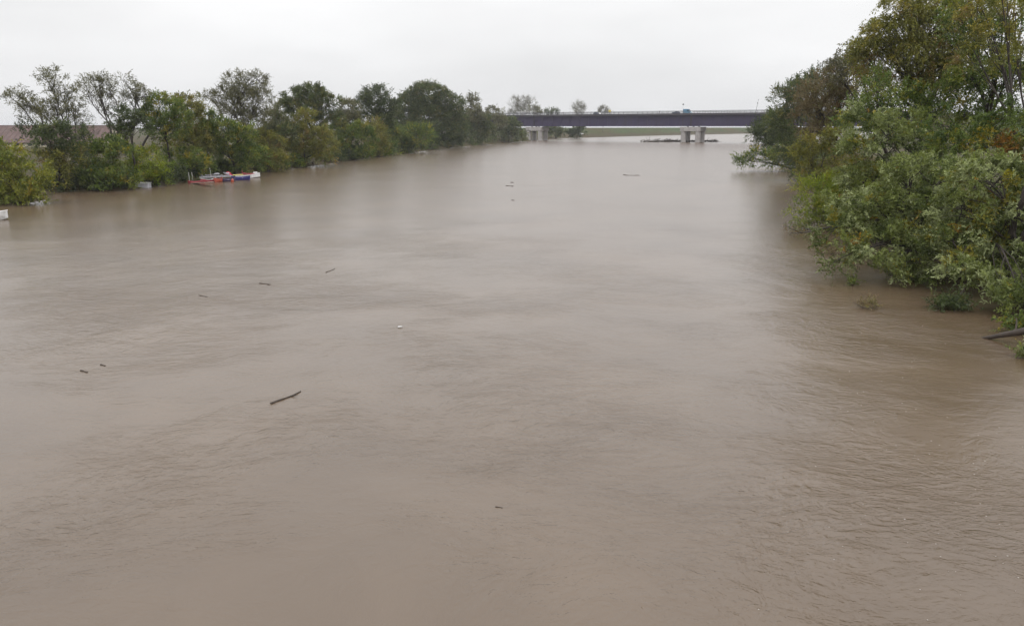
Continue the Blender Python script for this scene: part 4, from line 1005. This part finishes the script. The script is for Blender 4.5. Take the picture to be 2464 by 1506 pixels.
tag(m.build("mooring_buoy", M['orange_hull'], None, tuple(p), (0, R(8), 0), smooth=True), "small orange buoy between the dark purple and blue canoes", "buoy", "wrecked boats at the left bank")
# half-sunk grey pontoon, small white boat
p = at(345, 451.5)
po = thing("pontoon", "half-sunk pale grey pontoon box in front of the lime-yellow bush", "pontoon", (p[0], p[1], -.25), (R(2), R(1.5), R(6)))
m = MB(); m.box((0, 0, .42), (1.75, 1.3, .84), bev=.08); m.build("float_box", M['grey_deck'], po)
m = MB(); m.box((0, 0, .88), (1.85, 1.4, .09), bev=.02); m.build("deck", M['white_hull'], po)
m = MB(); m.tube([(-.6, -.5, .9), (-.6, -.5, 1.02)], .07, 8); m.tube([(-.72, -.5, 1.02), (-.48, -.5, 1.02)], .04, 8); m.build("cleat", M['steel_post'], po)
p = at(-24, 529)
wb = thing("rowing_boat", "small white rowing boat cut off by the left edge of the photo", "boat", (p[0], p[1], -.10), (0, 0, R(10)))
hull(3.0, 1.2, .72, .25, bluff=.55).build("hull", M['white_hull'], wb)
for x_ in (-.7, .5):
    m = MB(); m.box((x_, 0, .5), (.25, .95, .05)); m.build("thwart", M['red_hull'], wb)
rim = MB()
for s in (-1, 1):
    pts = []
    for i in range(13):
        u = -0.98 + 1.96 * i / 12; w = .6 * max(.03, (1 - abs(u) ** 2.4) ** .55); pts.append((1.5 * u, s * w, .72 * (1 + .25 * u * u) + .02))
    rim.tube(pts, .04, 6)
rim.build("gunwale", M['white_paint'], wb)

# ------------------------------------------------------------------ things adrift
def drift(name, label, px0, px1, r, cat="driftwood", z=0.03, twig=True):
    a = at(*px0); b = at(*px1); L = float(np.linalg.norm(b - a))
    t = thing(name, label, cat, tuple(a), group="driftwood adrift on the river")
    r *= .5; z = r * .35
    nrm = np.array([-(b - a)[1], (b - a)[0], 0]) / L; m = MB()
    m.tube([(b - a) * q + nrm * L * .03 * math.sin(5.2 * q + L) + np.array([0, 0, z]) for q in np.linspace(0, 1, 8)], [r * (1 - .5 * q) * (1 + .12 * math.sin(9 * q)) for q in np.linspace(0, 1, 8)], 7)
    m.build("stem", M['driftwood'], t, smooth=True)
    if twig:
        q = (b - a) * .62
        stick("twig", q + np.array([0, 0, z]), q + (b - a) * .16 + np.array([.12 * L, -.2 * L, z + .04 * L]), r * .5, r * .2, t)
    return t
drift("floating_branch", "long dark branch adrift lower left of the river's middle", (654, 972), (724, 942), .07)
drift("floating_branch", "thin dark branch adrift between the two far debris specks and the right bank", (1506, 422.5), (1540, 422.5), .10)
drift("floating_branch", "dark stub adrift just left of the thin far branch", (1500, 421.5), (1511, 422.5), .16, twig=False)
drift("floating_branch", "short dark branch adrift left of centre, upstream of the long branch", (624, 682), (652, 685), .06)
drift("floating_branch", "small forked twig adrift above and right of the short dark branch", (786, 656), (806, 646), .05)
drift("floating_branch", "tiny dark branch adrift left of the short dark branch", (478, 711), (500, 714), .045)
drift("floating_branch", "upper of the dark specks adrift in the left shallows", (242, 878), (254, 880), .06)
drift("floating_branch", "lower of the dark specks adrift in the left shallows", (194, 892), (212, 896), .06)
drift("floating_branch", "small dark stick adrift below the centre of the river", (1192, 1219), (1210, 1221), .025)
drift("floating_branch", "upper far debris speck adrift in mid-river before the bridge", (1229, 439.5), (1236, 439.8), .14, twig=False)
drift("floating_branch", "lower far debris speck adrift in mid-river before the bridge", (1217, 447.5), (1236, 448.5), .10)
drift("floating_branch", "third far debris speck adrift below the other two in mid-river", (1231, 482), (1238, 482.6), .09, twig=False)
p = at(962, 788)
m = MB(); m.box((0, 0, .03), (.17, .08, .06), bev=.02); m.box((.10, 0, .03), (.04, .04, .04), bev=.01)
tag(m.build("plastic_bottle", M['white_hull'], None, (p[0], p[1], 0), (0, 0, R(20))), "tiny white plastic bottle adrift in mid-river", "bottle")

# foam flecks and rain bubbles carried on the current
FV = []; FF = []
def fleck(x, y, r):
    b = len(FV); n = 6; st = rng.uniform(.6, 1.6)
    for k in range(n): FV.append((x + r * st * math.cos(k * math.pi / 3), y + r * math.sin(k * math.pi / 3), 0.004))
    FV.append((x, y, 0.004 + r * .45))
    for k in range(n): FF.append((b + k, b + (k + 1) % n, b + n))
for cx, cy, sx, sy, n in ((2250, 1150, 190, 180, 130), (2050, 800, 120, 90, 40), (600, 800, 350, 120, 16), (1700, 700, 300, 120, 10)):
    for i in range(n):
        vx, vy = rng.normal(cx, sx), rng.normal(cy, sy)
        if vy < 470 or vy > 1560: continue
        p = at(vx, vy); fleck(p[0], p[1], rng.uniform(.005, .013) * (1 + p[1] / 60))
M['foam'] = pmat("foam", (0.34, 0.31, 0.27), 0.7, var=0.2, scale=8)
fo = obj("foam_flecks", mesh_from("foam_flecks", FV, FF, [M['foam']])); fo["kind"] = "stuff"
fo["label"] = "scattered pale foam flecks floating on the brown river"; fo["category"] = "foam"

# ------------------------------------------------------------------ half-drowned branches at the right bank
def drowned(label, px, w, h, pal, nspr, twig_dirs, leafL=.15, name="drowned_branch", seedz=.12):
    o = at(*px); t = thing(name, label, "branch", tuple(o), group="half-drowned branches by the right bank")
    for dx, dy, dz, r in twig_dirs:
        stick("twig", np.array([0, 0, -.1]), np.array([dx, dy, dz]), r, r * .35, t, 'bark', 6, .08)
    S, K = nspr, 11
    so = rng.normal(size=(S, 3)) * np.array([w * .4, w * .3, h * .25]); so[:, 2] = np.abs(so[:, 2]) + seedz
    sd = unit(rng.normal(size=(S, 3)) + np.array([0, 0, .45]))
    tt = (np.arange(K) + .5) / K
    P = so[:, None] + sd[:, None] * (rng.uniform(.25, .6, (S, 1)) * tt[None])[..., None]
    D = unit(sd[:, None] * .7 + rng.normal(size=(S, K, 3)) * .6)
    cols = np.array([c[0] for c in PAL[pal]]); wt = np.array([c[1] for c in PAL[pal]]); wt = wt / wt.sum()
    tint = cols[rng.choice(len(cols), S, p=wt)][:, None] * rng.uniform(.7, 1.25, (S, K, 1))
    V, F_, cl = leaf_mesh(P.reshape(-1, 3), D.reshape(-1, 3), leafL * rng.uniform(.7, 1.2, S * K), leafL * .36 * rng.uniform(.7, 1.2, S * K), tint.reshape(-1, 3))
    obj("leaves", mesh_from("leaves", V, F_, [M['leaf']], tint=cl), t)
    return t
drowned("brown-leaved branch tip breaking the water in front of the silver willows", (2088, 741), .65, .3, 'brown', 46, [(-.7, 0, .25, .02), (.6, .1, .2, .02)], .12)
drowned("small upright green tuft rising from the water left of the silver willow's boughs", (2052, 688), .24, .55, 'green', 30, [(0, 0, .7, .025), (-.5, .1, .03, .02)], .13)
drowned("large dark green bough dipping into the water under the nearest willow", (2285, 745), 1.0, .7, 'deep', 190, [(-.9, -.2, .3, .04), (.9, .6, .9, .05), (.1, -.6, .2, .03)], .15)
drowned("dry leafy snag at the waterline beyond the reaching bare branch", (1990, 612), .8, .35, 'brown', 40, [(-1.0, 0, .2, .03), (.8, .1, .2, .03)], .14)
drowned("green sprig at the right edge of the photo below the black log", (2466, 862), .35, .5, 'silver', 60, [(.1, 0, .5, .02)], .13)
drowned("leafy bough hanging over the black log at the right edge", (2450, 800), .8, .8, 'green', 130, [(.6, .3, .9, .04), (-.6, 0, .3, .03)], .15)
lg = at(2362, 812); le = at(2500, 790, .75)
t = thing("sunken_log", "black wet log slanting out of the water at the right edge", "log", tuple(lg))
stick("log", np.array([0, 0, -.05]), le - lg, .06, .17, t, 'driftwood', 9, .02)
stick("stub", (le - lg) * .6, (le - lg) * .6 + np.array([.1, .2, .5]), .05, .02, t)
# bare dry branch reaching left from the olive bush
b0 = at(2000, 545, 1.4); b1 = atY(1898, 560, 59.5)
t = thing("dry_branch", "dry brown-leaved branch reaching left over the water from the olive-green bush", "branch", tuple(b0))
stick("limb", np.array([0, 0, 0]), b1 - b0, .06, .02, t, 'bark', 6, .06)
for f, dx, dz in ((.5, -1.0, .5), (.65, -.9, -.35), (.8, -.8, .45), (.9, -.5, -.5)):
    q = (b1 - b0) * f; stick("twig", q, q + np.array([dx, rng.normal() * .2, dz]), .025, .01, t, 'bark', 5)
S = 260; f = rng.uniform(.55, 1.12, S); P = (b1 - b0)[None] * f[:, None] + rng.normal(size=(S, 3)) * np.array([.35, .35, .42])
D = unit(rng.normal(size=(S, 3)) + np.array([0, 0, -.4]))
cols = np.array([c[0] for c in PAL['brown']])
V, F_, cl = leaf_mesh(P + b0, D, rng.uniform(.12, .22, S), rng.uniform(.05, .09, S), cols[rng.integers(0, len(cols), S)] * rng.uniform(.5, 1.1, (S, 1)))
obj("leaves", mesh_from("leaves", V - b0, F_, [M['leaf']], tint=cl), t)

# ------------------------------------------------------------------ rainy haze
hz = MB(); hz.box((500, 2650, 11.4), (11200, 6800, 29.2))
hm, hnt, hout = nt_mat("haze")
hv = N(hnt, "ShaderNodeVolumePrincipled"); hv.inputs["Color"].default_value = (0.93, 0.94, 0.98, 1); hv.inputs["Density"].default_value = 0.00015
hnt.links.new(hv.outputs[0], hout.inputs["Volume"])
ho = hz.build("haze", hm); ho["kind"] = "stuff"
